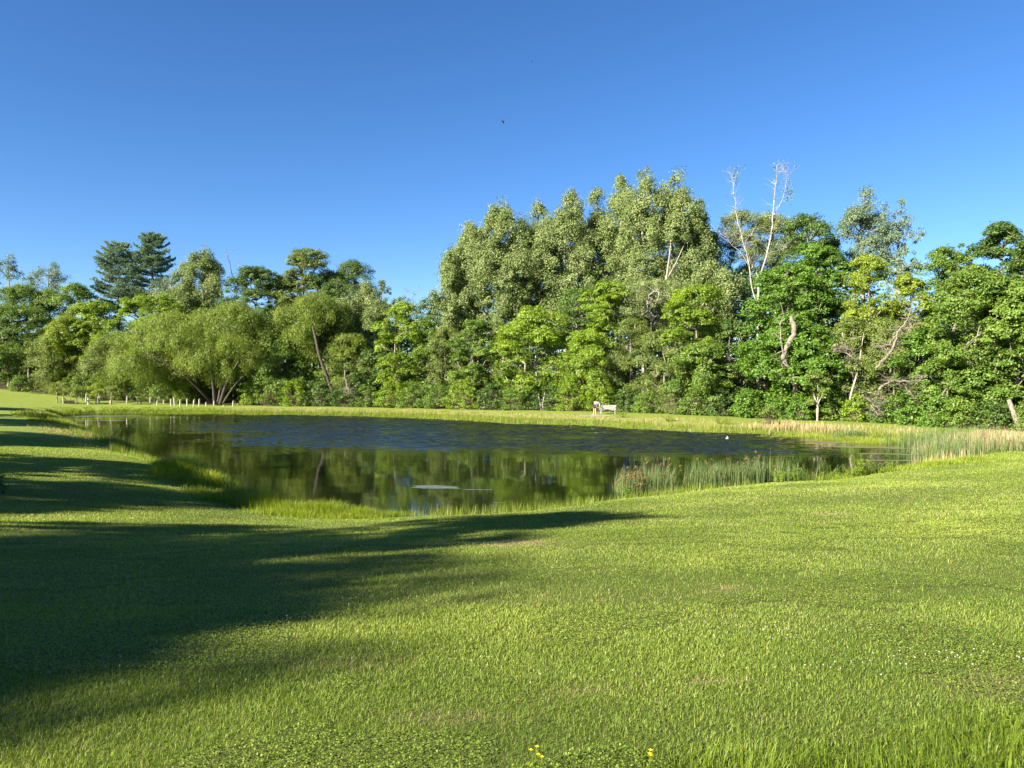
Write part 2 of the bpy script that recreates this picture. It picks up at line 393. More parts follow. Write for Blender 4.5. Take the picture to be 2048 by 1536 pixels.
def pine(px, dD, top, hw, bot, label, seed):
    r = np.random.default_rng(seed); D = front(px) + dD; x0, y0 = X(px, D), D
    gz0 = h1(x0, y0); z1 = Z(top, D); z0 = Z(bot, D); hwm = hw / F * D
    root = empty('pine_tree', (x0, y0, gz0 - .05), label, 'pine tree'); O = np.array([x0, y0, gz0 - .05])
    gt, gl = G(), G(); K = 12
    P = np.stack([x0 + np.cumsum(r.normal(size=K)) * .03, np.full(K, y0), np.linspace(gz0 - .1, z1, K)], 1)
    tube(gt, P, np.linspace(.36, .04, K), 8)
    zz = z0; C, NN, DI, T = [], [], [], []
    while zz < z1 - .2:
        t = (zz - z0) / (z1 - z0)
        env = hwm * min(1, (1.05 - t) ** .55 * 1.12) * (.6 + .4 * min(1, (t + .25) / .4))
        for th in np.arange(5) * 2 * PI / 5 + r.uniform(0, 6):
            if r.random() < .14: continue
            L = env * r.uniform(.55, 1.12); rise = r.uniform(.08, .34) * L * (.5 + t)
            s = np.linspace(0, 1, 6)
            B = np.stack([x0 + math.cos(th) * L * s, y0 + math.sin(th) * L * s, zz + rise * s ** 1.8 - .10 * L * np.sin(s * PI)], 1)
            tube(gt, B, np.linspace(.07, .015, 6), 4, cap=False)
            m = int(36 + L * 24)
            u = r.uniform(.22, 1.03, m) ** .8
            bp = np.stack([np.interp(u, s, B[:, q]) for q in range(3)], 1)
            wdt = .16 + .34 * np.sin(np.clip(u, 0, 1) * PI * .8) * min(L, 3.0) * .5
            side = np.array([-math.sin(th), math.cos(th), 0]); lat = r.normal(size=m) * wdt
            tc = bp + side * lat[:, None]; tc[:, 2] += r.normal(size=m) * .10 + .06
            q = 9
            dd = norm(np.repeat(side * np.sign(lat)[:, None] * .5 + np.array([math.cos(th), math.sin(th), .45]), q, 0) + r.normal(size=(m * q, 3)) * .7)
            C.append(np.repeat(tc, q, 0) + dd * .12); DI.append(dd); NN.append(norm(np.cross(dd, r.normal(size=(m * q, 3))))); T.append(np.repeat(np.clip(r.normal(.45, .22, m), 0, 1), q))
        zz += r.uniform(.55, .95) * (1.1 - .4 * t)
    C, NN, DI, T = map(np.concatenate, (C, NN, DI, T))
    leaves(gl, C, NN, .36 * r.uniform(.7, 1.2, len(C)), .075, r, T, direct=DI)
    for g in (gt, gl): g.v = [v - O for v in g.v]
    obj('trunk', gt, BARK['brown'], root, True); obj('crown', gl, LEAF['pine'], root)
def bare_tree(px, dD, top, hw, bot, label, seed, bark='grey', tips=70, leaf=0, r0=.14, limbs=None, D=None):
    """leafless (or nearly leafless) tree: forked limbs and twigs"""
    r = np.random.default_rng(seed); D = D or front(px) + dD; x0, y0 = X(px, D), D
    gz0 = h1(x0, y0); z1 = Z(top, D); z0 = Z(bot, D); hwm = hw / F * D
    root = empty('bare_tree', (x0, y0, gz0 - .05), label, 'bare tree'); O = np.array([x0, y0, gz0 - .05])
    gt = G(); K = 12
    P = np.stack([x0 + np.cumsum(r.normal(size=K)) * .06, y0 + np.cumsum(r.normal(size=K)) * .06, np.linspace(gz0 - .1, z0 + (z1 - z0) * .45, K)], 1)
    tg = []
    for i in range(tips):
        u = r.uniform(0, 1) ** .7; th = r.uniform(0, 2 * PI)
        rad = hwm * (.25 + .75 * u) * r.uniform(.2, 1)
        tg.append((x0 + math.cos(th) * rad, y0 + math.sin(th) * rad, z0 + (z1 - z0) * u * r.uniform(.8, 1.0)))
    tg = np.array(tg)
    A, par, cnt, nt_ = skeleton(r, P, tg, .05)
    tube(gt, polyr(P, 2), np.linspace(r0 * 1.4, r0 * .4, (K - 1) * 2 + 1), 7)
    idx = np.arange(nt_, len(A)); rr = np.minimum(.013 * cnt ** .6 + .008, r0 * .6)
    frustums(gt, A[par[idx]], A[idx], rr[idx] * 1.2, rr[idx], 4)
    # fine twigs at the tips
    tp = A[idx[1::2]]; m = 5
    tw = norm(np.repeat(tp - A[par[idx[1::2]]], m, 0) + r.normal(size=(len(tp) * m, 3)) * .6) * r.uniform(.3, 1.0, (len(tp) * m, 1)) * np.clip(hwm / 3, .5, 1)
    q0 = np.repeat(tp, m, 0); frustums(gt, q0, q0 + tw, np.full(len(q0), .010), np.full(len(q0), .004), 3)
    gt.v = [v - O for v in gt.v]
    obj('trunk', gt, BARK[bark], root, True)
    if leaf:
        gl = G(); c = (q0 + tw)[:, None] + r.normal(size=(len(q0), leaf, 3)) * .22; c = c.reshape(-1, 3)
        leaves(gl, c, norm(r.normal(size=c.shape)), .22 * r.uniform(.7, 1.2, len(c)), .15, r, r.uniform(.2, .9, len(c))); gl.v = [v - O for v in gl.v]
        obj('crown', gl, LEAF['poplar'], root)
    return root
def shrub(kind, px, dD, h, w, label, name='shrub', cat='shrub', group=None, dens=1.0, y=None, x=None):
    TREE_COUNT[0] += 1
    r = np.random.default_rng(900 + TREE_COUNT[0] * 7); k = KIND[kind]
    D = y if y is not None else front(px) + dD; x0 = x if x is not None else X(px, D); g0 = h1(x0, D)
    root = empty(name, (x0, D, g0 - .03), label, cat, group)
    M = int(60 * dens * (w * h) ** .75 / 3) + 8
    th = r.uniform(0, 2 * PI, M); u = r.uniform(.05, 1, M); rad = w / 2 * np.sqrt(r.uniform(.1, 1, M)) * np.sqrt(np.clip(1.08 - u ** 1.8, .05, 1))
    lob = 1 + .25 * np.sin(th * 3 + r.uniform(0, 6)) + .2 * np.sin(th * 5 + r.uniform(0, 6))
    C = np.stack([np.cos(th) * rad * lob, np.sin(th) * rad * lob * .8, u * h * (.85 + .3 * vnoise(np.cos(th) * 2, np.sin(th) * 2, TREE_COUNT[0])) - .1], 1)
    gt, gl = G(), G()
    b = np.stack([r.normal(size=M) * .12 * w / 2, r.normal(size=M) * .12 * w / 2, np.zeros(M)], 1)
    frustums(gt, b, C, np.full(M, .016), np.full(M, .006), 4)
    n = 34; d = norm(r.normal(size=(M, n, 3))); cr = .42 * r.uniform(.7, 1.3, M) * min(1.2, max(.35, w / 3))
    off = d * cr[:, None, None] * r.uniform(.3, 1, (M, n, 1)); off[..., 2] *= .65
    c = (C[:, None] + off).reshape(-1, 3); ok = c[:, 2] > .02
    nn = norm(np.array([0, 0, .6]) + d.reshape(-1, 3) * .4 + r.normal(size=(M * n, 3)) * .6 + np.repeat(norm(C * [1, 1, .3]), n, 0) * .4)
    l = k['l'] * .85 * r.uniform(.6, 1.3, len(c)) * min(1, max(.35, w / 2.2))
    tint = np.clip(np.repeat(r.normal(.5, .17, M), n) + r.normal(0, .2, M * n), 0, 1)
    leaves(gl, c[ok], nn[ok], l[ok], l[ok] * k['w'], r, tint[ok])
    obj('stems', gt, BARK['brown'], root); obj('crown', gl, LEAF[kind], root)
    return root
# ================================================================== GROUND
def ground_material():
    m, nt, out = new_mat('lawn_ground')
    tc = N(nt, 'ShaderNodeTexCoord'); P = tc.outputs['Object']
    def noise(scale, det=4, rough=.6):
        n = N(nt, 'ShaderNodeTexNoise'); n.inputs['Scale'].default_value = scale; n.inputs['Detail'].default_value = det; n.inputs['Roughness'].default_value = rough
        nt.links.new(P, n.inputs['Vector']); return n.outputs[0]
    def ramp(v, a, b, lo=0, hi=1):
        q = N(nt, 'ShaderNodeMapRange'); q.inputs[1].default_value = a; q.inputs[2].default_value = b; q.inputs[3].default_value = lo; q.inputs[4].default_value = hi
        nt.links.new(v, q.inputs[0]); return q.outputs[0]
    fine = ramp(noise(38, 5, .75), .3, .7); mid = ramp(noise(3.2, 4), .3, .7); big = ramp(noise(.16, 3), .35, .65)
    g1 = mixc(nt, fine, (.085, .138, .014), (.250, .295, .052))
    g2 = mixc(nt, fine, (.115, .142, .024), (.290, .305, .074))
    g = mixc(nt, ramp(mid, 0, 1, 0, .6), g1, g2)
    dry = N(nt, 'ShaderNodeAttribute', attribute_name='dry'); lit = N(nt, 'ShaderNodeAttribute', attribute_name='litter'); mud = N(nt, 'ShaderNodeAttribute', attribute_name='mud')
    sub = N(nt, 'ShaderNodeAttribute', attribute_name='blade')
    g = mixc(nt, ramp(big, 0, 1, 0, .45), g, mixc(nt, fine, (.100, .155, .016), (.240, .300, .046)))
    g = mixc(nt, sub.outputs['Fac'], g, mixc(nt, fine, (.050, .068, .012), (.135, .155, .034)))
    g = mixc(nt, dry.outputs['Fac'], g, mixc(nt, fine, (.14, .10, .045), (.34, .27, .14)))
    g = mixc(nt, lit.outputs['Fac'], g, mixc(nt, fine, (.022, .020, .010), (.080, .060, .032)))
    g = mixc(nt, mud.outputs['Fac'], g, mixc(nt, fine, (.030, .026, .014), (.070, .058, .030)))
    p = N(nt, 'ShaderNodeBsdfPrincipled'); p.inputs['Roughness'].default_value = .9; p.inputs['Specular IOR Level'].default_value = .12
    nt.links.new(g, p.inputs['Base Color'])
    b = N(nt, 'ShaderNodeBump'); b.inputs['Strength'].default_value = .7; b.inputs['Distance'].default_value = .05
    nt.links.new(noise(22, 5, .8), b.inputs['Height']); nt.links.new(b.outputs[0], p.inputs['Normal']); nt.links.new(p.outputs[0], out.inputs[0])
    return m
# dry spots on the lawn: photo pixel, radius along x, radius along the view, strength
DRY = [(X(p, hit(p, q)), hit(p, q), rx, ry, s) for p, q, rx, ry, s in ((1410, 1367, .17, .07, 1.0), (1495, 1364, .12, .05, .8), (1455, 1177, .16, .10, .8), (1985, 1365, .34, .16, .5), (1020, 1088, 1.7, .7, .55),
       (900, 1445, .45, .14, .4), (1660, 1028, .5, .5, .5), (700, 1330, .6, .25, .3), (1391, 1024, .25, .3, .4), (60, 1060, 1.2, .4, .3), (1180, 1385, .3, .12, .35), (1560, 1442, .2, .08, .4))]
def dry_at(x, y):
    v = np.zeros(len(x)); w = .6 + .8 * fbm(x * 2.2, y * 2.2, 31)
    for cx, cy, rx, ry, s in DRY:
        v = np.maximum(v, s * np.clip(1.35 - w * (((x - cx) / rx) ** 2 + ((y - cy) / ry) ** 2) ** .5 * 1.1, 0, 1))
    return np.clip(v, 0, 1)
def build_ground():
    ny, nx = gx.shape
    i = np.arange(ny - 1)[:, None] * nx + np.arange(nx - 1)[None]
    f = np.stack([i, i + 1, i + nx + 1, i + nx], -1).reshape(-1, 4)
    g = G(); g.add(np.stack([gx.ravel(), gy.ravel(), GZ.ravel()], 1), f)
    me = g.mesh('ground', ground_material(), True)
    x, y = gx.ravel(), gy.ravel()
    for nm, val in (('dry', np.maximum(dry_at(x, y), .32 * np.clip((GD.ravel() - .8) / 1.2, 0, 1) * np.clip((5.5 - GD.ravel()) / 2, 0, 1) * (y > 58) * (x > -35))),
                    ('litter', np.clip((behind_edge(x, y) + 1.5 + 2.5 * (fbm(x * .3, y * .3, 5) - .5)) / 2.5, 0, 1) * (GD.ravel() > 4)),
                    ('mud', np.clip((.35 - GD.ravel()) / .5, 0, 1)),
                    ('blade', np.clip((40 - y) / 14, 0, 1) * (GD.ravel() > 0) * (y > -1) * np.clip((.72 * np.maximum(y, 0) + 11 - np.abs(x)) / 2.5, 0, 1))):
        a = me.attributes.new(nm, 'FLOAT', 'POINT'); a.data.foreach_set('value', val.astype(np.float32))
    o = bpy.data.objects.new('ground', me); COL.objects.link(o); tag(o, kind='structure')
build_ground()

# ================================================================== WATER
CALM, RIOR = .022, .45
def water_material():
    m, nt, out = new_mat('pond_water')
    tc = N(nt, 'ShaderNodeTexCoord'); P = tc.outputs['Object']
    sx = N(nt, 'ShaderNodeSeparateXYZ'); nt.links.new(P, sx.inputs[0])
    def math_(op, a, b=None):
        q = N(nt, 'ShaderNodeMath', operation=op)
        for s, v in zip(q.inputs, (a, b)):
            if v is None: continue
            if isinstance(v, (int, float)): s.default_value = v
            else: nt.links.new(v, s)
        return q.outputs[0]
    def smooth(v, a, b):
        q = N(nt, 'ShaderNodeMapRange', interpolation_type='SMOOTHSTEP'); q.inputs[1].default_value = a; q.inputs[2].default_value = b
        nt.links.new(v, q.inputs[0]); return q.outputs[0]
    def noise(scale, det, stretch=(1, 1, 1), rough=.5):
        mp = N(nt, 'ShaderNodeMapping'); mp.inputs['Scale'].default_value = stretch; nt.links.new(P, mp.inputs[0])
        n = N(nt, 'ShaderNodeTexNoise'); n.inputs['Scale'].default_value = scale; n.inputs['Detail'].default_value = det; n.inputs['Roughness'].default_value = rough
        nt.links.new(mp.outputs[0], n.inputs['Vector']); return n.outputs[0]
    p = N(nt, 'ShaderNodeBsdfPrincipled'); p.inputs['Base Color'].default_value = (.007, .010, .003, 1); pass
    p.inputs['Specular IOR Level'].default_value = .5
    ra = N(nt, 'ShaderNodeAttribute', attribute_name='ruffle'); nt.links.new(math_('ADD', 1.345, math_('MULTIPLY', ra.outputs['Fac'], RIOR)), p.inputs['IOR']); nt.links.new(math_('ADD', .055, math_('MULTIPLY', ra.outputs['Fac'], .07)), p.inputs['Roughness'])
    def ncol(scale, det, stretch, rough=.55):
        mp = N(nt, 'ShaderNodeMapping'); mp.inputs['Scale'].default_value = stretch; nt.links.new(P, mp.inputs[0])
        n = N(nt, 'ShaderNodeTexNoise'); n.inputs['Scale'].default_value = scale; n.inputs['Detail'].default_value = det; n.inputs['Roughness'].default_value = rough
        nt.links.new(mp.outputs[0], n.inputs['Vector'])
        v = N(nt, 'ShaderNodeVectorMath', operation='SUBTRACT'); v.inputs[1].default_value = (.5, .5, .5); nt.links.new(n.outputs['Color'], v.inputs[0]); return v.outputs[0]
    def scalev(v, s):
        q = N(nt, 'ShaderNodeVectorMath', operation='SCALE'); nt.links.new(v, q.inputs[0])
        if isinstance(s, (int, float)): q.inputs['Scale'].default_value = s
        else: nt.links.new(s, q.inputs['Scale'])
        return q.outputs[0]
    calm0 = scalev(ncol(.6, 3, (.8, .9, 1)), CALM); cm = N(nt, 'ShaderNodeVectorMath', operation='MULTIPLY'); cm.inputs[1].default_value = (.22, 1, 1); nt.links.new(calm0, cm.inputs[0]); calm = cm.outputs[0]
    fl = N(nt, 'ShaderNodeVectorMath', operation='MULTIPLY'); fl.inputs[1].default_value = (1, 1, 0); nt.links.new(calm, fl.inputs[0])
    gn = N(nt, 'ShaderNodeNewGeometry'); up = N(nt, 'ShaderNodeVectorMath', operation='ADD'); nt.links.new(gn.outputs['Normal'], up.inputs[1]); nt.links.new(fl.outputs[0], up.inputs[0])
    b2 = N(nt, 'ShaderNodeVectorMath', operation='NORMALIZE'); nt.links.new(up.outputs[0], b2.inputs[0])
    nt.links.new(b2.outputs[0], p.inputs['Normal']); nt.links.new(p.outputs[0], out.inputs[0])
    return m
def sstep(v, a, b_):
    t = np.clip((v - a) / (b_ - a), 0, 1); return t * t * (3 - 2 * t)
def ruffle(x, y):
    """how strongly the breeze ruffles the pond at a point"""
    wob = (fbm(x * .10, y * .10, 201) - .5) * 16
    near = sstep(y + wob * .5 + .10 * x, 44.5, 52.5) ** 1.3; left = sstep(x + wob + .62 * y, 8, 28)
    far = 1 - sstep(.62 * x + y + wob * .2, 80.0, 83.5); right = 1 - sstep(x + wob * .5, 17, 24)
    return near * left * far * right * (.62 + .38 * sstep(fbm(x * .22, y * .6, 203), .35, .62))
def build_water():
    xs = np.arange(-58, 31.5, .12); ys = np.arange(23.5, 99.5, .055)
    u, v = np.meshgrid(xs, ys); d = DS(u.ravel(), v.ravel()).reshape(u.shape)
    z = np.zeros(u.shape); w_ = np.where(d < 0, ruffle(u, v), 0); on = w_ > .001
    uu, vv = u[on], v[on]
    # wind ripples with a steeper lee face toward the near bank and a long gentle back
    zz = np.zeros(len(uu))
    for lam, sd_, am in ((.46, 1, .62), (.62, 2, .50)):
        ph = vv / lam + 1.2 * fbm(uu * .6, vv * .3, 400 + sd_, 2) * 2 + .10 * sd_ * uu
        f = ph - np.floor(ph); rise = .36
        prof = np.where(f < rise, f / rise, (1 - f) / (1 - rise))
        zz += am * prof * rise * lam * .123 * (.45 + 1.1 * fbm(uu * 1.6, vv * .9, 410 + sd_, 2))
    z[on] = zz * w_[on] * RUFFLE
    ny_, nx_ = u.shape; keep = d < 1.4; k = keep[:-1, :-1] | keep[1:, 1:] | keep[1:, :-1] | keep[:-1, 1:]
    i = (np.arange(ny_ - 1)[:, None] * nx_ + np.arange(nx_ - 1)[None])[k]; fc = np.stack([i, i + 1, i + nx_ + 1, i + nx_], 1)
    us = np.unique(fc); mp = np.zeros(u.size, np.int64); mp[us] = np.arange(len(us))
    g = G(); g.add(np.stack([u.ravel()[us], v.ravel()[us], z.ravel()[us]], 1), mp[fc])
    me = g.mesh('pond_water', water_material(), True); at = me.attributes.new('ruffle', 'FLOAT', 'POINT'); at.data.foreach_set('value', w_.ravel()[us].astype(np.float32))
    o = obj('pond_water', me, None); tag(o, kind='structure')
RUFFLE = 4.4
build_water()

# ================================================================== GRASS
def blades(g, x, y, h, w, az, lean, tint, r, full=True, z=None, mat=0, curl=1.0):
    n = len(x); z = H(x, y) if z is None else z
    base = np.stack([x, y, z - .01], 1)
    dx = np.stack([np.cos(az), np.sin(az), np.zeros(n)], 1)               # leaning direction
    sd = np.stack([-np.sin(az + r.normal(0, .5, n)), np.cos(az + r.normal(0, .5, n)), np.zeros(n)], 1)
    up = np.array([0, 0, 1.])
    tip = base + dx * (np.sin(lean) * h)[:, None] + up * (np.cos(lean) * h)[:, None]
    hw = sd * (w * .5)[:, None]
    if full:
        l2 = lean * .45 * curl
        mid = base + dx * (np.sin(l2) * h * .55)[:, None] + up * (np.cos(l2) * h * .58)[:, None]
        V = np.stack([base - hw, base + hw, mid + hw * .8, mid - hw * .8, tip], 1).reshape(-1, 3)
        i = np.arange(n)[:, None] * 5
        g.add(V, i + np.array([[0, 1, 2, 3]]), tint, mat); 
        g.f.append((i + np.array([[3, 2, 4]])) + g.n - len(V)); g.t.append(np.asarray(tint, float).copy()); g.m.append(np.full(n, mat, np.int32))
    else:
        V = np.stack([base - hw, base + hw, tip], 1).reshape(-1, 3)
        g.add(V, np.arange(3 * n).reshape(n, 3), tint, mat)
def lawn():
    r = np.random.default_rng(1); g = G()
    n = 1900000
    # depth density falls off with distance
    Dg = np.linspace(2.6, 46, 400); pdf = Dg * np.where(Dg < 5, 1, (5 / Dg) ** 1.55); cdf = np.cumsum(pdf); cdf /= cdf[-1]
    D = np.interp(r.random(n), cdf, Dg); x = (r.random(n) * 2 - 1) * (.72 * D + 1.6)
    n2 = 900000; D2 = np.interp(r.random(n2), cdf, Dg) - 2.2; side = np.where(r.random(n2) < .5, -1, 1); x2 = side * (.72 * np.maximum(D2, 0) + 1.6 + 9.5 * r.random(n2))
    D = np.concatenate([D, D2]); x = np.concatenate([x, x2]); n += n2
    dd = DS(x, D); dry = dry_at(x, D)
    ok = (dd > .5) & (r.random(n) > dry * .45)
    x, D, dry = x[ok], D[ok], dry[ok]; n = len(x)
    patch = fbm(x * .35, D * .35, 21); cl = fbm(x * 1.7, D * 1.7, 23)
    clover = (fbm(x * .9, D * .9, 41) > .55) & (r.random(n) < .75)
    h = r.uniform(.022, .052, n) * (.7 + .7 * patch) * np.clip(1 + (D - 12) * .012, 1, 1.4)
    w = np.maximum(r.uniform(.0022, .0042, n), D * .0008) * np.where(np.abs(x) > .72 * D + 1.6, 1.6, 1)
    pt2 = fbm(x * .13 + 9, D * .42, 27)
    tint = np.clip(.44 + .85 * (patch - .5) + .75 * (pt2 - .5) + .45 * (cl - .5) + r.normal(0, .24, n), 0, 1)
    straw = r.random(n) < .95 * dry + .03 + .10 * np.clip(fbm(x * .6 + 3, D * .9, 29) - .52, 0, 1) * 4
    az = r.uniform(0, 2 * PI, n) ; lean = np.abs(r.normal(.75, .38, n))
    nb = ~clover | (D > 16)
    fine = nb & (D < 7.5)
    for s, fu, mt in ((fine & ~straw, True, 0), (nb & ~fine & ~straw, False, 0), (nb & straw, False, 1)):
        blades(g, x[s], D[s], h[s], w[s], az[s], lean[s], tint[s], r, fu, mat=mt)
    # clover leaflets between the blades
    s = clover & (D <= 16); m = int(s.sum())
    c = np.stack([x[s], D[s], H(x[s], D[s]) + r.uniform(.012, .05, m)], 1)
    nn = norm(np.array([0, 0, 1.]) + r.normal(size=(m, 3)) * .38)
    sz = np.maximum(r.uniform(.008, .015, m), c[:, 1] * .0013)
    leaves(g, c, nn, sz, sz * .85, r, np.clip(tint[s] * .95 + .12, 0, 1))
    tag(obj('lawn_grass', g, [GRASS, STRAW]), 'short mown lawn grass with clover between camera and pond', 'grass', kind='stuff')
    # scattered longer wisps
    g = G(); n = 2600
    D = 3 + 19 * r.random(n) ** 1.3; x = (r.random(n) * 2 - 1) * (.72 * D + 1); ok = (DS(x, D) > .8) & (fbm(x * .5, D * .5, 61) > .42); x, D = x[ok], D[ok]; n = len(x)
    blades(g, x, D, r.uniform(.05, .12, n), np.maximum(.0035, D * .0007), r.uniform(0, 2 * PI, n), np.abs(r.normal(.6, .3, n)), r.uniform(.4, 1, n), r)
    # the unmown tuft in the lower right
    n = 34000; x = r.uniform(-.4, 4.2, n); y = r.uniform(2.6, 5.2, n)
    lim = 3.62 + .30 * (x - .2) + .5 * (fbm(x * 1.6, y * 1.6, 71) - .5)
    ok = y < lim; x, y = x[ok], y[ok]; n = len(x); e = np.clip((lim[ok] - y) / .5, .25, 1)
    cl = fbm(x * 3.2, y * 3.2, 73)
    blades(g, x, y, r.uniform(.07, .19, n) * (.5 + .9 * cl) * e, r.uniform(.0028, .0048, n), cl * 9 + r.normal(0, .9, n), np.abs(r.normal(.45, .3, n)), np.clip(r.normal(.22, .2, n) + .4 * (cl - .5), 0, 1), r, curl=1.2)
    tag(obj('tall_grass', g, GRASS_TALL), 'longer unmown grass tufts and wisps in the foreground lawn', 'grass', kind='stuff')
lawn()
def shore_samples(n, r, d0, d1):
    A = SH; B = np.roll(SH, -1, 0); L = np.linalg.norm(B - A, axis=1); cs = np.cumsum(L) / L.sum()
    i = np.searchsorted(cs, r.random(n)); i = np.clip(i, 0, len(A) - 1); t = r.random(n)[:, None]
    p = A[i] * (1 - t) + B[i] * t; e = norm(B[i] - A[i]); nrm_ = np.stack([-e[:, 1], e[:, 0]], 1)
    q = p + nrm_ * .5; sgn = np.where(sdist(q[:, 0], q[:, 1]) > 0, 1, -1)[:, None]
    d = r.uniform(d0, d1, n)
    p = p + nrm_ * sgn * d[:, None]
    return p[:, 0], p[:, 1], d
def bank():
    r = np.random.default_rng(5); g = G(); gs = G()
    x, y, d = shore_samples(190000, r, -.25, 4.2); far = y > 44; ds = DS(x, y)
    ok = (ds > -.35) & (ds < 4.3)
    nearshore = ~far
    thick = fbm(x * .55, y * .55, 81)
    # far bank: bright long grass by the water, shorter and straw coloured further up
    keep = ok & np.where(far, (ds < 1.6) | (r.random(len(x)) < .5), (ds < .9) & (thick > .40) & (x < 24))
    x, y, ds, thick, far = x[keep], y[keep], ds[keep], thick[keep], far[keep]; n = len(x)
    hgt = np.where(far, np.where(ds < 1.3, r.uniform(.22, .62, n), r.uniform(.05, .22, n)), r.uniform(.12, .42, n)) * (.45 + 1.1 * thick)
    wd = np.maximum(.008, y * .00042)
    straw = (r.random(n) < np.where(far & (ds > 1.1), .38, .05) * (x > -38)) 
    tint = np.clip(r.normal(.50, .22, n) + .8 * (thick - .5), 0, 1)
    az = r.uniform(0, 2 * PI, n); lean = np.abs(r.normal(.28, .2, n))
    z = np.maximum(H(x, y), -.12)
    s = ~straw; blades(g, x[s], y[s], hgt[s], wd[s], az[s], lean[s], tint[s], r, False, z[s])
    s = straw; blades(gs, x[s], y[s], hgt[s], wd[s], az[s], lean[s], r.random(s.sum()), r, False, z[s])
    # tufts on the near shore: px, D, spread x, spread y, height, count, tint
    for px, D, sx, sy, h, n, ti in ((365, 33.3, 1.0, 1.3, 1.0, 4600, .95), (415, 32.2, .9, .9, .75, 2800, .9), (330, 35.5, .5, .8, .5, 1000, .8), (470, 30, .8, .6, .55, 1500, .35), (430, 30.2, .9, .5, .45, 1400, .35),
            (545, 26.6, .8, .7, .92, 3600, .9), (600, 25.6, 1.1, .7, .68, 3400, .75), (655, 25.4, .8, .6, .80, 2800, .65), (715, 25.0, .8, .6, .58, 2200, .6), (770, 24.8, .8, .5, .34, 1500, .5), (505, 27.4, .8, .7, .75, 2000, .6), (580, 24.6, 1.2, .5, .32, 2200, .8), (690, 24.2, 1.0, .4, .25, 1400, .7), (450, 28.2, .8, .6, .5, 1300, .6),
            (85, 76, 1.6, 2.2, .75, 1500, .55), (65, 80, 1.0, 1.5, .8, 700, .7), (120, 66, 1.8, 1.4, .55, 1100, .75), (150, 60, 1.6, 1.2, .5, 900, .85), (175, 54, 1.4, 1.0, .45, 700, .6), (235, 47.5, 1.1, .8, .75, 1200, .45), (205, 50.5, 1.2, .8, .6, 800, .3),
            (1640, 33.2, 1.2, .5, .35, 900, .8), (1760, 35, 1.8, .6, .35, 1500, .85), (1860, 37, 1.8, .9, .4, 1900, .85), (1930, 38, 1.5, 1.2, .4, 1500, .7), (1760, 54.8, 2.2, 1.2, .6, 2600, .95), (1700, 57.6, 2.4, .7, .5, 1800, .9), (1600, 60, 3, .7, .5, 1800, .85)):
        x = X(px, D) + r.normal(size=n) * sx * .55; y = D + r.normal(size=n) * sy * .55
        hh = h * r.uniform(.45, 1.1, n) * np.exp(-.25 * (((x - X(px, D)) / sx) ** 2 + ((y - D) / sy) ** 2))
        a0 = np.arctan2(y - D, x - X(px, D))
        blades(g, x, y, hh, np.maximum(.010, y * .00040), a0 + r.normal(0, .9, n), np.abs(r.normal(.36, .25, n)), np.clip(r.normal(ti, .2, n), 0, 1), r, y[0] < 40, np.maximum(H(x, y), -.1))
    tag(obj('bank_grass', g, GRASS_TALL), 'long bright grass fringing the pond bank', 'grass', kind='stuff')
    # dry grass stands on the far right bank
    for px, D, sx, sy, h, n in ((1570, 63.2, 1.6, .8, .75, 420), (1625, 62, 1.5, .7, .7, 380), (1665, 61, 1.2, .7, .6, 240), (1510, 64.5, 1.5, .8, .5, 160), (1900, 50, 1.4, 1.4, .75, 420), (1985, 45, 1.5, 1.5, 1.15, 1100), (2022, 43, 1.4, 1.4, 1.05, 900), (1945, 46, 1.4, 1.2, 1.05, 600), (1900, 46, 1.4, 1.2, 1.1, 260), (1800, 58, 2.0, 1.0, .5, 160), (80, 78, 1.4, 1.4, .7, 300), (1830, 38.2, 1.6, .5, .8, 60), (1900, 39.5, 1.5, 1, .8, 110), (1700, 61.5, 3, 1.2, .35, 200), (1300, 71, 5, 1, .25, 260)):
        x = X(px, D) + r.normal(size=n) * sx * .6; y = D + r.normal(size=n) * sy * .6
        blades(gs, x, y, h * r.uniform(.5, 1.15, n), np.maximum(.008, y * .00042), r.uniform(0, 2 * PI, n), np.abs(r.normal(.2, .14, n)), r.random(n), r, True, np.maximum(H(x, y), -.1))
    tag(obj('dry_grass', gs, STRAW), 'pale tan dry grass stalks standing along the pond bank', 'grass', kind='stuff')
bank()
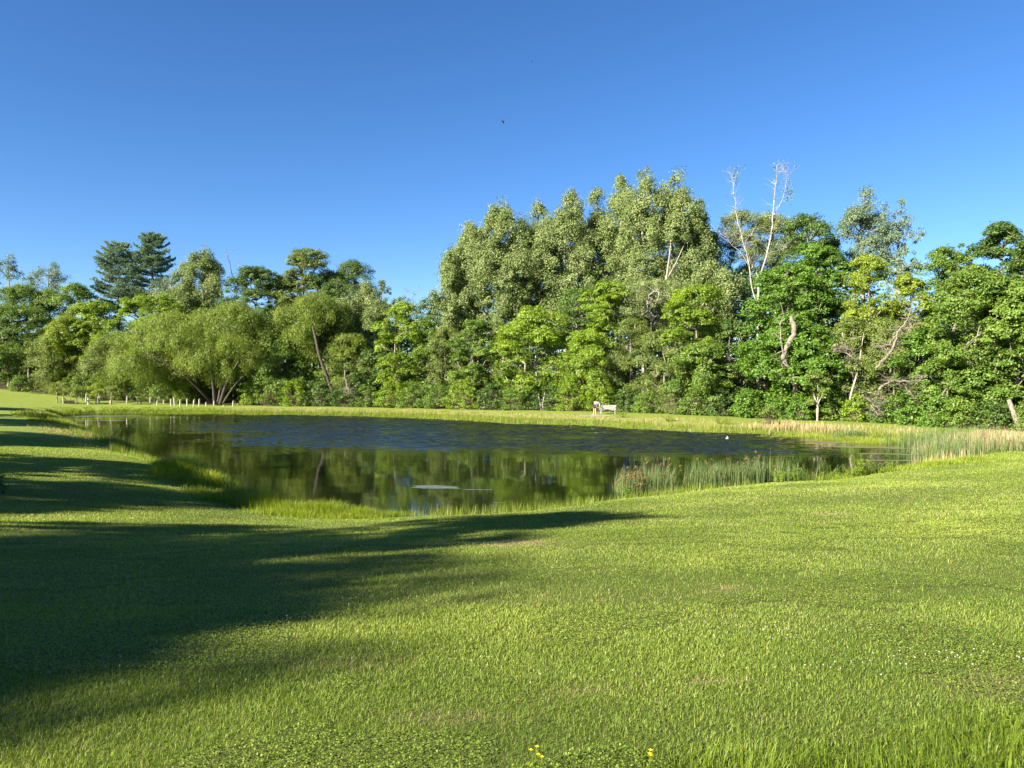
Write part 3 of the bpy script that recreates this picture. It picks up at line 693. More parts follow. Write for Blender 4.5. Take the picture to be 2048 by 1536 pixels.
def reeds():
    def stand(label, areas, seed, seeds):
        r = np.random.default_rng(seed); g = G()
        for px, D, sx, sy, h, n, sp, ti in areas:
            x = X(px, D) + (r.random(n) * 2 - 1) * sx; y = D + (r.random(n) * 2 - 1) * sy; 
            dens = fbm(x * 1.1, y * 1.1, seed); k = dens > .34; x, y = x[k], y[k]; n = len(x)
            z = np.maximum(H(x, y), -.15)
            e = np.clip(1.25 - np.abs((x - X(px, D)) / sx) ** 3 * .6, .4, 1)
            hh = h * r.uniform(.45, 1.2, n) * e * (.62 + .7 * fbm(x * .8, y * .8, seed + 5))
            az = r.normal(.4, 1.4, n); ln = np.abs(r.normal(.13, .14, n))
            wdt = np.maximum(.009, y * .00042)
            blades(g, x, y, hh, wdt, az, ln, np.clip(r.normal(ti, .2, n), 0, 1), r, True, z, curl=.6)
            q = r.random(n) < sp; m = int(q.sum())
            if seeds and m:
                tip = np.stack([x[q] + np.cos(az[q]) * np.sin(ln[q]) * hh[q], y[q] + np.sin(az[q]) * np.sin(ln[q]) * hh[q], z[q] + np.cos(ln[q]) * hh[q]], 1)
                c = (tip[:, None] + r.normal(size=(m, 9, 3)) * [.035, .035, .03]).reshape(-1, 3)
                leaves(g, c, norm(r.normal(size=c.shape)), .075, .035, r, r.random(len(c)), mat=1)
        tag(obj('reed_bed', g, [REED, RUST]), label, 'reeds', kind='stuff')
    stand('grey green rushes with rusty seed heads at the near pond edge',
          ((1290, 31.6, 1.3, .8, 1.15, 1100, .05, .40), (1370, 32.2, 1.5, .8, 1.3, 1500, .03, .42), (1450, 32.8, 1.5, .8, 1.3, 1500, .015, .45), (1530, 33.4, 1.5, .7, 1.25, 1300, .02, .48), (1590, 34.2, 1.0, .7, 1.0, 650, .02, .5), (1260, 30.9, .5, .5, .9, 160, .3, .5)), 51, True)
    stand('tall blue green cattail stand at the right end of the pond',
          ((1885, 49, 1.9, 4.5, 1.45, 1500, 0, .25), (1930, 44, 2.0, 3.5, 1.3, 1000, 0, .40), (1880, 42, 1.4, 2.0, 1.2, 700, 0, .30), (1690, 58.6, 1.0, .6, 1.0, 260, 0, .35), (1715, 58.2, .8, .5, .9, 160, 0, .3), (1975, 43, 1.6, 2.5, 1.0, 450, 0, .75)), 52, False)
    stand('dark thin rushes by the bright tuft on the near left shore',
          ((475, 30.6, .55, .5, .95, 110, .0, .10), (520, 29.4, .4, .4, .7, 50, .0, .15), (245, 47.6, .8, .5, 1.25, 70, 0, .15), (215, 50, 1.0, .5, .8, 70, 0, .2), (285, 43.5, .6, .4, .7, 60, 0, .2), (690, 25.6, .6, .3, .6, 60, .0, .3), (640, 25.9, .5, .3, .65, 60, .2, .3)), 53, True)
reeds()
def clover():
    r = np.random.default_rng(9); g = G(); cen = []
    for px, D, sx, sy, n in ((1150, 5.0, 1.0, .25, 30), (900, 5.4, .8, .3, 25), (560, 5.6, .9, .35, 45), (1500, 6.0, .5, .15, 40), (1380, 6.2, .4, .12, 25), (1700, 5.0, .7, .14, 40), (1950, 5.25, .6, .14, 45), (1640, 6.0, .6, .2, 30), (400, 4.9, .4, .15, 20),
            (450, 13, 2.4, 1.6, 90), (700, 14.5, 2.5, 1.3, 90), (850, 19, 3, 1.5, 120), (330, 10, 1.8, 1.0, 60), (150, 8.5, 1.5, .8, 50), (1000, 22, 3.5, 1.2, 90), (640, 17.5, 2.2, 1.0, 60), (1750, 15, 4, 2, 70), (1750, 24, 6, 3, 220), (1900, 21, 4, 3, 120), (1200, 9, 2.5, 1.2, 50), (750, 7.2, 1, .4, 25), (950, 9, 2, 1, 30), (1600, 8.6, 2, 1, 30)):
        cen.append(np.stack([X(px, D) + r.normal(size=n) * sx * .6, D + r.normal(size=n) * sy * .8, np.zeros(n)], 1))
    C = np.concatenate(cen); C = C[r.random(len(C)) < .75]; C = C[(C[:, 1] > 3) & (DS(C[:, 0], C[:, 1]) > .8)]; n = len(C)
    C[:, 2] = H(C[:, 0], C[:, 1]) + r.uniform(.05, .085, n)
    # each blossom is a little ball of petals on a stalk
    d = norm(np.random.default_rng(3).normal(size=(26, 3)))
    s = np.maximum(.007, C[:, 1] * .00055) * r.uniform(.55, 1.0, n)
    c = (C[:, None] + d[None] * s[:, None, None] * .75).reshape(-1, 3); nn = np.tile(d, (n, 1))
    leaves(g, c, norm(nn + r.normal(size=nn.shape) * .3), np.repeat(s, 26) * 1.0, np.repeat(s, 26) * .7, r, r.random(len(c)))
    b = C.copy(); b[:, 2] = H(C[:, 0], C[:, 1])
    frustums(g, b, C, np.full(n, .0012), np.full(n, .001), 3, mat=1)
    m = leaf_mat('clover_petals', (.34, .33, .26), (.52, .51, .42), .2, .7, .2)
    tag(obj('clover_bloom', g, [m, GRASS]), 'tiny white clover blossoms sprinkled through the lawn', 'clover', kind='stuff')
clover()
# ================================================================== TREES OF THE WOOD
# back rows first: kind, column, metres behind the edge, top row, half width, crown bottom row, label
T = tree
# --- left end
T('silver', 20, 20, 506, 34, 640, 'thin sparse tree with see through crown at the far left edge of the wood', 'pale', dens=.5, lobes=9)
T('silver', 92, 22, 524, 48, 650, 'loose pale tree with scattered leaves right of the thin leftmost one', 'pale', dens=.6, lean=(1.2, 0))
T('mid', 148, 14, 566, 46, 740, 'narrow dark green tree left of the two pines')
T('mid', 60, 16, 572, 78, 770, 'dark leafy tree in front of the two sparse pale trees')
T('mid', 16, 6, 612, 82, 792, 'big round green tree above the lawn at the left end')
T('dark', -75, 8, 600, 90, 790, 'dark broad tree beyond the left edge of the view', dens=.6)
T('olive', 95, 3, 668, 48, 785, 'olive rounded tree standing over the left lawn', lobes=12)
T('yellow', 138, 5, 634, 44, 770, 'bright yellow green tree low beneath the left pine')
T('bright', 188, 9, 603, 58, 760, 'fresh green domed tree below the left pine')
T('olive', 218, 3, 672, 52, 800, 'dull olive tree between the yellow green one and the willow', 'brown', dens=.75)
pine(238, 34, 485, 60, 622, 'blue green pine with ragged flat branches, shorter of the two', 41)
pine(306, 37, 466, 58, 622, 'taller dark blue green pine with a rounded tip', 42)
T('bright', 290, 11, 592, 72, 760, 'rounded bright green tree under the taller pine')
T('silver', 345, 28, 540, 50, 680, 'pale thin tree just right of the taller pine', 'pale', dens=.6)
T('poplar', 408, 26, 497, 46, 640, 'pale spire topped poplar right of the pines', 'pale', lobes=16)
T('poplar', 372, 24, 560, 48, 690, 'lower pale poplar leaning against the spire topped one', 'pale')
bare_tree(474, 28, 490, 40, 640, 'leafless tree with upright forked twigs beside the spire poplar', 71, tips=34, r0=.12)
T('maple', 510, 22, 532, 62, 720, 'dark rounded tree right of the leafless one', leafmat='dark')
T('mid', 556, 26, 556, 48, 720, 'small green crown left of the tall lopsided tree')
T('bright', 607, 24, 498, 58, 690, 'tall lopsided yellow green tree above the umbrella willow', leafmat='olive')
T('dark', 665, 27, 540, 66, 700, 'dark tree tucked behind the tall lopsided one')
T('olive', 705, 25, 522, 54, 700, 'dull green crown with dead twigs on top, right of the lopsided tree', leafmat='dark')
bare_tree(677, 27, 498, 30, 640, 'few dead twigs rising above the dark crown', 72, tips=20, r0=.08)
T('poplar', 728, 13, 564, 54, 740, 'pale poplar with a white stem left of the gap in the wood', 'white', limbs=[(((752, 700, -2.6), (749, 660, -2.4), (753, 615, -2)), .16, .08)])
T('silver', 762, 22, 556, 26, 640, 'small grey crown peeping over the pale poplar', 'pale', dens=.6)
T('silver', 805, 48, 592, 34, 650, 'thin far tree low in the gap of the wood', 'pale', dens=.5)
bare_tree(825, 46, 568, 22, 640, 'faint leafless tree in the gap of the wood', 73, tips=26, r0=.07)
# --- the tall poplars
T('dark', 868, 18, 596, 46, 760, 'dark tree at the left foot of the tall poplars')
T('poplar', 905, 13, 505, 36, 760, 'slim outermost poplar at the left of the tall group', 'pale')
T('poplar', 930, 18, 442, 52, 730, 'left shoulder of the tall poplars, stepped and leafy', 'pale')
T('poplar', 1000, 17, 396, 82, 690, 'broad round topped poplar, leftmost of the tallest', 'pale', lobes=26)
T('poplar', 1075, 22, 404, 62, 690, 'poplar between the round topped one and the next crest', 'grey', lobes=22)
T('poplar', 1135, 18, 381, 62, 690, 'tall poplar with a pointed crest left of the highest', 'pale', lobes=24)
T('poplar', 1192, 23, 374, 48, 680, 'tall poplar squeezed beside the highest group', 'pale')
T('poplar', 1242, 19, 352, 48, 660, 'slim poplar forming the left side of the highest crest', 'pale', lobes=22, dens=.8)
T('poplar', 1290, 17, 331, 52, 650, 'highest poplar of the whole wood', 'pale', lobes=26, dens=.85)
T('poplar', 1352, 18, 340, 58, 660, 'upright poplar with plumes right of the highest', 'pale', lobes=26, dens=.85, limbs=[(((1332, 560, -3), (1340, 500, -3), (1346, 430, -2.5)), .16, .06), (((1332, 560, -3), (1352, 525, -3), (1372, 480, -2.6)), .10, .04)])
T('poplar', 1398, 22, 398, 40, 670, 'shorter poplar on the right flank of the highest group', 'pale')
T('olive', 1310, 12, 560, 90, 700, 'olive mass of leaves below the highest poplars', leafmat='poplar')
T('poplar', 1420, 15, 520, 58, 700, 'leafy poplar left of the white dead limbs', 'pale', leafmat='poplar')
T('dark', 1160, 12, 580, 70, 720, 'shaded tree under the tall poplars')
# bare stems seen below the tall crowns
bare_tree(1150, 9, 600, 22, 690, 'pair of grey bare stems below the tall poplars', 74, 'pale', tips=16, r0=.17)
bare_tree(1298, 8, 555, 40, 672, 'dead pale tree with forked bare limbs under the highest poplar', 75, 'white', tips=34, r0=.13)
# --- centre and right, back row
T('olive', 1480, 28, 425, 62, 620, 'olive crown behind the white dead limbs', leafmat='poplar')
T('olive', 1545, 30, 428, 60, 620, 'green crown right of the white dead limbs', leafmat='poplar')
T('dark', 1612, 24, 430, 60, 620, 'dark olive crown between dead limbs and silver tree')
T('dark', 1655, 26, 478, 40, 640, 'low dark crown left of the silver tree')
T('silver', 1730, 30, 378, 58, 580, 'tall grey blue tree with open crown, left half', 'grey', lobes=20, cl=22)
T('silver', 1788, 31, 398, 42, 600, 'grey blue tree with ragged plume leaning on the tall open crowned one', 'grey', lobes=14, dens=.8, lean=(.8, 0))
T('silver', 1808, 27, 492, 34, 620, 'low sparse grey blue tree at the gap on the right', 'grey', dens=.6)
T('mid', 1902, 14, 490, 60, 740, 'green tree left of the tall pair at the right edge')
T('maple', 1992, 17, 445, 66, 720, 'tall dark green tree with domed head at the right edge', leafmat='dark')
T('mid', 2062, 15, 478, 60, 720, 'dark tree cut by the right edge of the view', leafmat='dark')
T('mid', 2150, 6, 500, 100, 830, 'leafy tree beyond the right edge of the view', dens=.6)
T('dark', 2260, 6, 540, 90, 830, 'dark tree beyond the right edge of the view', dens=.5)
# --- front row, left to right
T('willow', 335, 2, 628, 128, 778, 'wide feathery willow lobe sweeping left toward the tree tubes', 'dark', lobes=24, basepx=424,
  limbs=[(((425, 808, -1), (395, 775, -2.6), (362, 745, -4.2), (325, 722, -5.2), (290, 705, -5.4)), .30, .10)], depth=.8)
T('willow', 465, 1, 612, 108, 762, 'olive willow with several dark leaning stems at the far bank', 'dark', lobes=24, basepx=432,
  limbs=[(((430, 808, -1), (427, 770, -2.2), (424, 730, -3.6), (418, 690, -4.6)), .28, .12), (((440, 808, -1), (452, 770, -2.2), (470, 735, -3.6), (490, 705, -4.6)), .28, .09), (((445, 808, -1), (466, 775, -2.4), (486, 752, -3.6)), .18, .06)], depth=.8)
T('willow', 632, 6, 588, 80, 730, 'umbrella topped willow with a crooked leaning trunk', 'dark', lobes=20, basepx=668,
  limbs=[(((667, 790, -4.5), (655, 755, -5), (640, 715, -5.2), (632, 680, -5), (626, 655, -4.4)), .26, .16)], depth=.8)
T('olive', 690, 5, 668, 48, 800, 'drooping dull green tree right of the crooked willow trunk', leafmat='willow', lobes=12)
T('mid', 575, 4, 668, 62, 808, 'round green tree between the two willows', dens=.9)
T('bright', 797, 4, 606, 54, 812, 'tall bright green tree with stacked clumps right of the pale poplar')
T('mid', 845, 6, 640, 42, 812, 'medium green tree left of the tall poplars at the bank')
T('dark', 745, 5, 700, 36, 808, 'dark small tree in shade left of the bright stacked one')
T('olive', 893, 5, 655, 46, 818, 'olive tree under the left shoulder of the poplars')
T('bright', 948, 3, 640, 48, 822, 'fresh green slender tree under the round topped poplar', leafmat='mid')
T('olive', 1010, 7, 660, 44, 815, 'dull tree filling behind the two trunked bright one')
T('bright', 1068, 3, 614, 72, 812, 'rounded bright green tree on two slim trunks by the bank', 'pale', limbs=[(((1083, 824, -2.5), (1080, 805, -2.6), (1076, 785, -2)), .13, .09), (((1088, 824, -2.5), (1086, 806, -2.6), (1090, 785, -2)), .12, .08)])
T('bright', 1212, 5, 566, 48, 690, 'upper yellow green crown in the middle of the wood')
T('yellow', 1178, 2, 660, 58, 826, 'vivid yellow green tree just behind the person and bench', leafmat='bright')
T('olive', 1262, 4, 640, 52, 828, 'olive branching tree right of the bench')
T('bright', 1388, 5, 572, 62, 760, 'yellow topped green tree left of the dark maple', leafmat='bright')
T('olive', 1330, 3, 655, 52, 830, 'spreading dull green tree between bench and yellow topped tree')
T('mid', 1400, 2, 690, 58, 834, 'leafy low tree in front of the yellow topped one')
T('dark', 1462, 5, 640, 42, 836, 'shaded tree left of the dark maple')
T('maple', 1632, 8, 484, 58, 700, 'upper crown of dark maple with layered leaf shelves', lobes=18)
T('maple', 1575, 4, 528, 72, 720, 'dense dark maple with layered leaves behind the broken snag', lobes=20)
T('maple', 1580, 1.5, 650, 88, 840, 'lower dark maple spreading to the ground around the snag', lobes=24)
T('yellow', 1738, 6, 512, 56, 740, 'yellow olive tree with loose crown right of the maple', leafmat='yellow', lobes=18)
T('yellow', 1812, 8, 548, 44, 740, 'yellow green tree at the right shoulder of the loose crowned one', leafmat='yellow')
T('olive', 1700, 3, 640, 62, 842, 'grey stemmed tree with pale trunk right of the maple', 'pale', limbs=[(((1702, 846, -2.5), (1700, 800, -2.8), (1716, 740, -3), (1722, 700, -2.4), (1728, 660, -1)), .13, .03)])
T('olive', 1775, 4, 640, 60, 846, 'twiggy olive tree hung with dead branches', dens=.8)
T('maple', 1850, 3, 660, 60, 850, 'dark green tree between dead branches and the big right tree', leafmat='maple')
T('bright', 1950, 2.5, 545, 92, 850, 'big green tree with drooping tiers at the right', leafmat='mid', lobes=26)
T('bright', 2035, 3, 560, 70, 850, 'green tree with a leaning pale trunk at the right edge', 'grey', leafmat='mid', lobes=20, limbs=[(((2044, 864, -2.5), (2030, 832, -2.5), (2018, 800, -2)), .26, .17)])
T('mid', 1895, .5, 715, 52, 855, 'low spreading green tree at the corner of the far lawn')
# sycamore with white dead limbs
def sycamore():
    D = front(1520) + 9; r = np.random.default_rng(5); x0 = X(1517, D); g0 = h1(x0, D)
    root = empty('dead_topped_tree', (x0, D, g0 - .05), 'white barked tree with two tall bare limbs above the wood', 'tree'); O = np.array([x0, D, g0 - .05])
    gt, gl = G(), G()
    Ls = [((1517, 860, 0), (1515, 740, 0), (1516, 610, 0), (1519, 560, 0), (1530, 520, 0), (1543, 470, .3), (1548, 420, .3), (1551, 370, .2), (1553, 330, 0)), ((1516, 610, 0), (1502, 575, -.3), (1495, 530, -.4), (1488, 500, -.4), (1472, 440, -.3), (1468, 400, -.2), (1463, 350, 0)),
          ((1495, 535, -.4), (1478, 510, -.8), (1455, 490, -1), (1442, 470, -1)), ((1519, 565, 0), (1510, 535, .4), (1500, 520, .5)), ((1548, 430, .3), (1560, 410, .5), (1572, 385, .6), (1578, 350, .7), (1572, 338, .7)), ((1535, 505, 0), (1560, 500, .8), (1580, 490, 1.2))]
    Rr = [(.17, .02), (.09, .014), (.05, .012), (.08, .03), (.04, .010), (.05, .012)]
    tips = []
    for L, (a, b) in zip(Ls, Rr):
        p = polyr([(X(u, D), D + e, Z(v, D)) for u, v, e in L], 5)
        p[1:-1] += r.normal(size=(len(p) - 2, 3)) * .04
        tube(gt, p, np.linspace(a, b, len(p)), 7)
        for q in p[len(p) // 2:]:
            for _ in range(5):
                d = norm(np.array([r.normal() * .6, r.normal() * .6, r.uniform(.2, 1.1)])) * r.uniform(.5, 2.0)
                m = q + d * .5 + r.normal(size=3) * .08
                frustums(gt, np.array([q, m]), np.array([m, q + d]), np.array([.013, .009]), np.array([.009, .004]), 3)
                tips.append(q + d)
    tips = np.array(tips); top = tips[(tips[:, 2] > Z(400, D))]
    c = np.concatenate([(top[r.integers(0, len(top), 26)][:, None] + r.normal(size=(26, 5, 3)) * .2).reshape(-1, 3),
                        np.array([X(1470, D), D, Z(352, D)]) + r.normal(size=(70, 3)) * [.22, .25, .55], np.array([X(1581, D), D + .6, Z(385, D)]) + r.normal(size=(130, 3)) * [.24, .3, .65]])
    leaves(gl, c, norm(r.normal(size=c.shape)), .19, .13, r, r.uniform(.1, .7, len(c)))
    for g in (gt, gl): g.v = [v - O for v in g.v]
    obj('trunk', gt, BARK['white'], root, True); obj('crown', gl, LEAF['poplar'], root)
sycamore()
def snag():
    D = front(1580) - 1.2; x0 = X(1572, D); g0 = h1(x0, D); O = np.array([x0, D, g0 - .05]); r = np.random.default_rng(8)
    root = empty('tree_snag', tuple(O), 'broken grey brown snag bending out of the dark maple', 'snag')
    g = G(); p = polyr([(X(u, D), D, Z(v, D)) for u, v in ((1598, 845), (1594, 790), (1578, 740), (1566, 712), (1576, 690), (1588, 664), (1582, 632))], 6)
    p[1:-1] += r.normal(size=(len(p) - 2, 3)) * .05
    tube(g, p, np.interp(np.linspace(0, 1, len(p)), [0, .5, .7, .9, 1], [.24, .24, .26, .25, .17]), 9)
    gb = G()
    for L in (((1566, 712), (1560, 680), (1558, 650), (1545, 630)), ((1560, 680), (1548, 668), (1535, 668)), ((1572, 700), (1556, 705), (1545, 712)), ((1558, 650), (1566, 630))):
        q = polyr([(X(u, D), D - .2, Z(v, D)) for u, v in L], 5); tube(gb, q, np.linspace(.08, .02, len(q)), 5)
    for k in (g, gb): k.v = [v - O for v in k.v]
    obj('trunk', g, BARK['grey'], root, True); obj('dead_branch', gb, BARK['grey'], root, True)
snag()
def dead_limbs(label, D, L, seed, bark='pale', name='dead_branch'):
    r = np.random.default_rng(seed); g = G()
    x0, z0 = X(L[0][0][0], D), Z(L[0][0][1], D); O = np.array([x0, D, z0])
    for k, l in enumerate(L):
        q = polyr([(X(u, D), D + r.normal() * .3, Z(v, D)) for u, v in l], 5); q[1:-1] += r.normal(size=(len(q) - 2, 3)) * .05
        tube(g, q, np.linspace(.13 if k == 0 else .07, .02, len(q)), 6)
        for c in q[3:]:
            for _ in range(4):
                d = norm(np.array([r.normal(), r.normal() * .6, r.normal() * .5 + .1])) * r.uniform(.4, 1.5); m = c + d * .5 + r.normal(size=3) * .12
                frustums(g, np.array([c, m]), np.array([m, c + d]), np.array([.020, .014]), np.array([.014, .006]), 3)
    g.v = [v - O for v in g.v]
    return g, O
def fallen(label, D, L, seed):
    g, O = dead_limbs(label, D, L, seed)
    tag(obj('dead_branch', g, BARK['grey'], None, True, tuple(O)), label, 'dead branch')
fallen('long bleached dead limb slanting up right through the twiggy olive tree', front(1800) - 1.5, [((1760, 735), (1776, 700), (1795, 665), (1812, 640), (1822, 600)), ((1790, 672), (1770, 690), (1745, 694)), ((1795, 665), (1820, 655), (1845, 640))], 3)
fallen('horizontal bleached dead limb low on the right', front(1820) - 2, [((1755, 780), (1775, 765), (1800, 762), (1835, 762), (1852, 750)), ((1785, 764), (1815, 775), (1832, 800))], 4)
fallen('thin dead limbs hanging left of the pale trunk', front(1690) - 2, [((1672, 690), (1690, 700), (1705, 720)), ((1668, 700), (1685, 695), (1700, 700))], 6)
fallen('slender dead limbs drooping near the ground right of the maple', front(1740) - 2, [((1725, 790), (1745, 805), (1765, 825)), ((1735, 785), (1755, 790), (1770, 800)), ((1740, 810), (1750, 830))], 7)
fallen('forked dead branch low beside the crooked willow', front(700) - 1, [((690, 740), (692, 765), (700, 780), (712, 790)), ((693, 768), (690, 785))], 9)
T('olive', 1635, -1.5, 745, 26, 815, 'slim sapling with pale trunk at the bank edge before the maple', 'pale', lobes=8, dens=.7, limbs=[(((1634, 845, 0), (1636, 815, 0), (1628, 790, 0), (1622, 765, 0)), .10, .05), (((1634, 812, 0), (1645, 790, 0), (1655, 775, 0)), .06, .03)])
# --- shrubs along the foot of the wood: kind, column, metres from the edge, height, width, label
for a in (('mid', 40, 0, 2.2, 4.5, 'low green shrub at the foot of the leftmost round tree'), ('olive', 95, 1, 2.4, 5, 'olive shrub on the left lawn edge under the olive tree'), ('mid', 160, 2, 3.6, 6, 'leafy shrub behind the two small lawn trees'), ('bright', 215, 2, 3.8, 6, 'light green shrub behind the first tree tubes'),
    ('mid', 265, 3, 3.4, 6, 'green shrub behind the middle tree tubes'), ('mid', 320, 3, 3.0, 6, 'shrub in shade under the left willow limb'), ('bright', 370, 3, 2.6, 4.5, 'low bright shrub left of the willow stems'), ('dark', 405, 5, 3.4, 5, 'dark shrub directly behind the willow stems'),
    ('bright', 505, 1.5, 3.6, 4.5, 'vivid shrub right of the willow stems'), ('mid', 540, 1, 4.5, 5.5, 'tall leafy shrub between the willow and the crooked trunk'), ('bright', 590, 1, 3.6, 5, 'light green shrub left of the crooked trunk'), ('dark', 640, 2, 3.6, 5, 'dark shrub beside the crooked trunk'), ('dark', 695, 2, 3.2, 5, 'dark shrub under the drooping dull tree'),
    ('mid', 735, .5, 3.0, 3.2, 'small big leaved shrub by the bank left of the bright stacked tree'), ('bright', 780, .5, 3.6, 4.2, 'bright shrub at the foot of the stacked tree'), ('mid', 830, .5, 3.4, 4.5, 'green shrub right of the stacked tree'), ('mid', 880, .5, 3.2, 4.6, 'green shrub below the olive tree at the bank'), ('bright', 930, .5, 3.6, 4.4, 'bright shrub below the slender fresh tree'),
    ('dark', 985, 1.5, 3.2, 4.2, 'dark shrub left of the two slim trunks'), ('mid', 1030, .5, 2.8, 4, 'low green shrub touching the two slim trunks'), ('dark', 1105, 1.5, 3.2, 4.2, 'dark shrub right of the two slim trunks'), ('bright', 1140, .5, 3.4, 3.8, 'bright shrub left of the person'), ('bright', 1205, 1.2, 3.0, 3.6, 'bright shrub overhanging the bench from behind'),
    ('dark', 1255, 1.5, 2.8, 4.0, 'dark shrub right behind the bench'), ('mid', 1295, .3, 2.4, 3.6, 'green shrub a little right of the bench'), ('olive', 1345, .3, 2.8, 4.0, 'olive shrub midway along the bank'), ('mid', 1390, .2, 3.0, 3.8, 'rounded shrub below the leafy low tree'), ('dark', 1435, 1, 2.8, 3.6, 'dark shrub left of the maple skirt'),
    ('maple', 1495, .3, 3.0, 3.6, 'dark green maple shrub at the left of the maple skirt'), ('maple', 1566, -.9, 3.0, 3.4, 'maple shrub spilling onto the bank below the snag'), ('maple', 1603, -1.2, 2.8, 2.8, 'maple shrub covering the foot of the snag, left of the slim sapling'), ('dark', 1620, 1.5, 2.4, 3.4, 'dark shrub behind the slim sapling'), ('mid', 1670, .5, 2.6, 3.2, 'small leafy shrub left of the pale trunk'), ('bright', 1715, .2, 2.4, 3.0, 'light shrub in front of the pale trunk', ),
    ('dark', 1765, 1, 2.2, 3.6, 'dark shrub below the low dead limb'), ('maple', 1815, .3, 2.8, 3.8, 'green shrub right of the low dead limb'), ('maple', 1870, 0, 3.0, 4.0, 'green shrub at the corner of the far lawn'), ('mid', 1930, .2, 2.8, 4.2, 'broad shrub under the big right tree'), ('dark', 1985, .3, 2.2, 3.4, 'dark shrub beside the leaning pale trunk'), ('mid', 2075, .5, 2.6, 4, 'green shrub at the right edge of the view'), ('dark', 2160, 0, 3, 5, 'dark shrub past the right edge')):
    shrub(*a)
# far wood closing the view between trunks
def far_wood():
    r = np.random.default_rng(77); g = G(); gt = G()
    n = 17000; px = r.uniform(-420, 2560, n); dd = r.uniform(16, 52, n); D = np.interp(px, _FP, _FD) + dd
    x = X(px, D); topz = np.interp(px, [-420, 60, 250, 560, 760, 840, 900, 1100, 1400, 1700, 1830, 1900, 2560], [10, 12, 13, 15, 14, 12.5, 14, 19, 20, 17, 13, 14, 14])
    g0 = H(x, D); z = g0 + .3 + (topz - g0) * r.random(n) ** 1.15 * (.72 + .5 * fbm(x * .16, D * .16, 91))
    q = 20; c = (np.stack([x, D, z], 1)[:, None] + r.normal(size=(n, q, 3)) * [.75, .75, .5]).reshape(-1, 3)
    leaves(g, c, norm(r.normal(size=c.shape) * .7 + np.array([-.2, -.3, .5])), c[:, 1] * .0040 * r.uniform(.6, 1.2, len(c)), .36, r, np.repeat(np.clip(r.normal(.4, .2, n), 0, 1), q))
    k = 260; px = r.uniform(-400, 2500, k); D = np.interp(px, _FP, _FD) + r.uniform(6, 50, k); x = X(px, D); z0 = H(x, D)
    frustums(g, np.stack([x, D, z0 - .2], 1), np.stack([x + r.normal(size=k) * .5, D, z0 + r.uniform(5, 11, k)], 1), np.full(k, .2), np.full(k, .09), 6, mat=1)
    tag(obj('far_wood', g, [LEAF['dark'], BARK['brown']]), 'deep shaded woodland filling the space behind the front trees', 'woodland', kind='stuff')
far_wood()
# trees standing left of the view, whose shadows fall across the lawn (x, y, top, half width, crown bottom above ground)
for i, (x, y, ht, hw, bt, kd, lb) in enumerate(((-24, .5, 14.5, 4.6, 3.0, 'mid', 'leafy tree left of the camera shading the near lawn'), (-29.3, -8.6, 15.5, 5.6, 3, 'maple', 'dense tree behind the left shoulder of the camera'), (-36.5, 7.5, 15, 5.2, 2.5, 'mid', 'broad tree on the rising lawn left of the view'),
        (-36, 19, 14, 4.6, 3, 'maple', 'dense tree farther along the left lawn'), (-47, 33, 15, 5, 2, 'mid', 'round tree left of the pond'), (-58, 44, 16, 5.2, 2, 'mid', 'tall tree left of the pond bend'), (-71, 58, 16, 5, 2, 'maple', 'tall dark tree beside the far left lawn'), (-32.7, -13.4, 17, 6, 3, 'mid', 'tall tree behind the left lawn trees'), (-33.4, -18.6, 17.5, 6, 3, 'maple', 'tall dense tree farthest behind the camera'), (-84, 70, 15, 5, 2, 'mid', 'tree by the far left slope'), (-39, .5, 14.5, 5, 2.5, 'maple', 'spreading tree behind the first row on the left lawn'), (-53, 23, 14.5, 5, 2, 'mid', 'tree uphill from the dense left lawn tree'), (-66, 44, 15, 5, 2, 'maple', 'leafy tree uphill from the pond bend'))):
    tree(kd, 0, 0, 0, 0, 0, lb, world=(x, y, ht, hw, bt), name='lawn_tree', dens=.62 if y < 5 else .95, ls=1.25, group='trees on the lawn left of the view')
# ================================================================== THINGS
def plain(name, col, rough=.6, spec=.3, bump=0):
    return noise_mat(name, tuple(c * .86 for c in col), col, 9, rough, bump=bump, spec=spec)
TUBE = plain('white_plastic', (.40, .40, .33), .5); WOOD = noise_mat('weathered_wood', (.15, .147, .135), (.26, .253, .235), 8, .8, (1, 8, 8), .15)
STAKE = plain('stake_wood', (.35, .27, .17), .8)
# --- white tree tubes with a stake each
TB = [(126, 14, -2, 0), (171.5, 17.5, 3, 3), (176, 15, -1, 0), (191.5, 12.5, 1, 0), (198, 16.5, 1, 2), (220.5, 9, 1, 0), (223, 17.5, 3.5, 2), (253, 16, 3, 3), (274, 14, 3, 2), (282, 6, 3.5, 0), (300, 13.5, 5, 1), (313.5, 9.5, 1, 4), (327, 8, 5.5, -2), (341.5, 14.5, 0, -2), (349, 17, 1, -6), (359.5, 14, 0, 3), (374, 15.5, 0, -2), (386.5, 14, 0, 6), (398, 15, 0, 0), (412, 8.5, .5, -3), (427.5, 11.5, 3, 0), (446.5, 4, 0, 3), (465.5, 11.5, 0, 3)]
ORD = 'first second third fourth fifth sixth seventh eighth ninth tenth eleventh twelfth thirteenth fourteenth fifteenth sixteenth seventeenth eighteenth nineteenth twentieth twenty-first twenty-second last'.split()
EXTRA = {0: 'beside the dark brush pile', 2: 'wider, in front of its neighbour', 9: 'a mere stub', 14: 'tall and tilted to the left', 17: 'tilted to the right', 20: 'between the willow stems', 21: 'a low stub right of the willow', 22: 'alone right of the willow', 6: 'one of the tallest'}
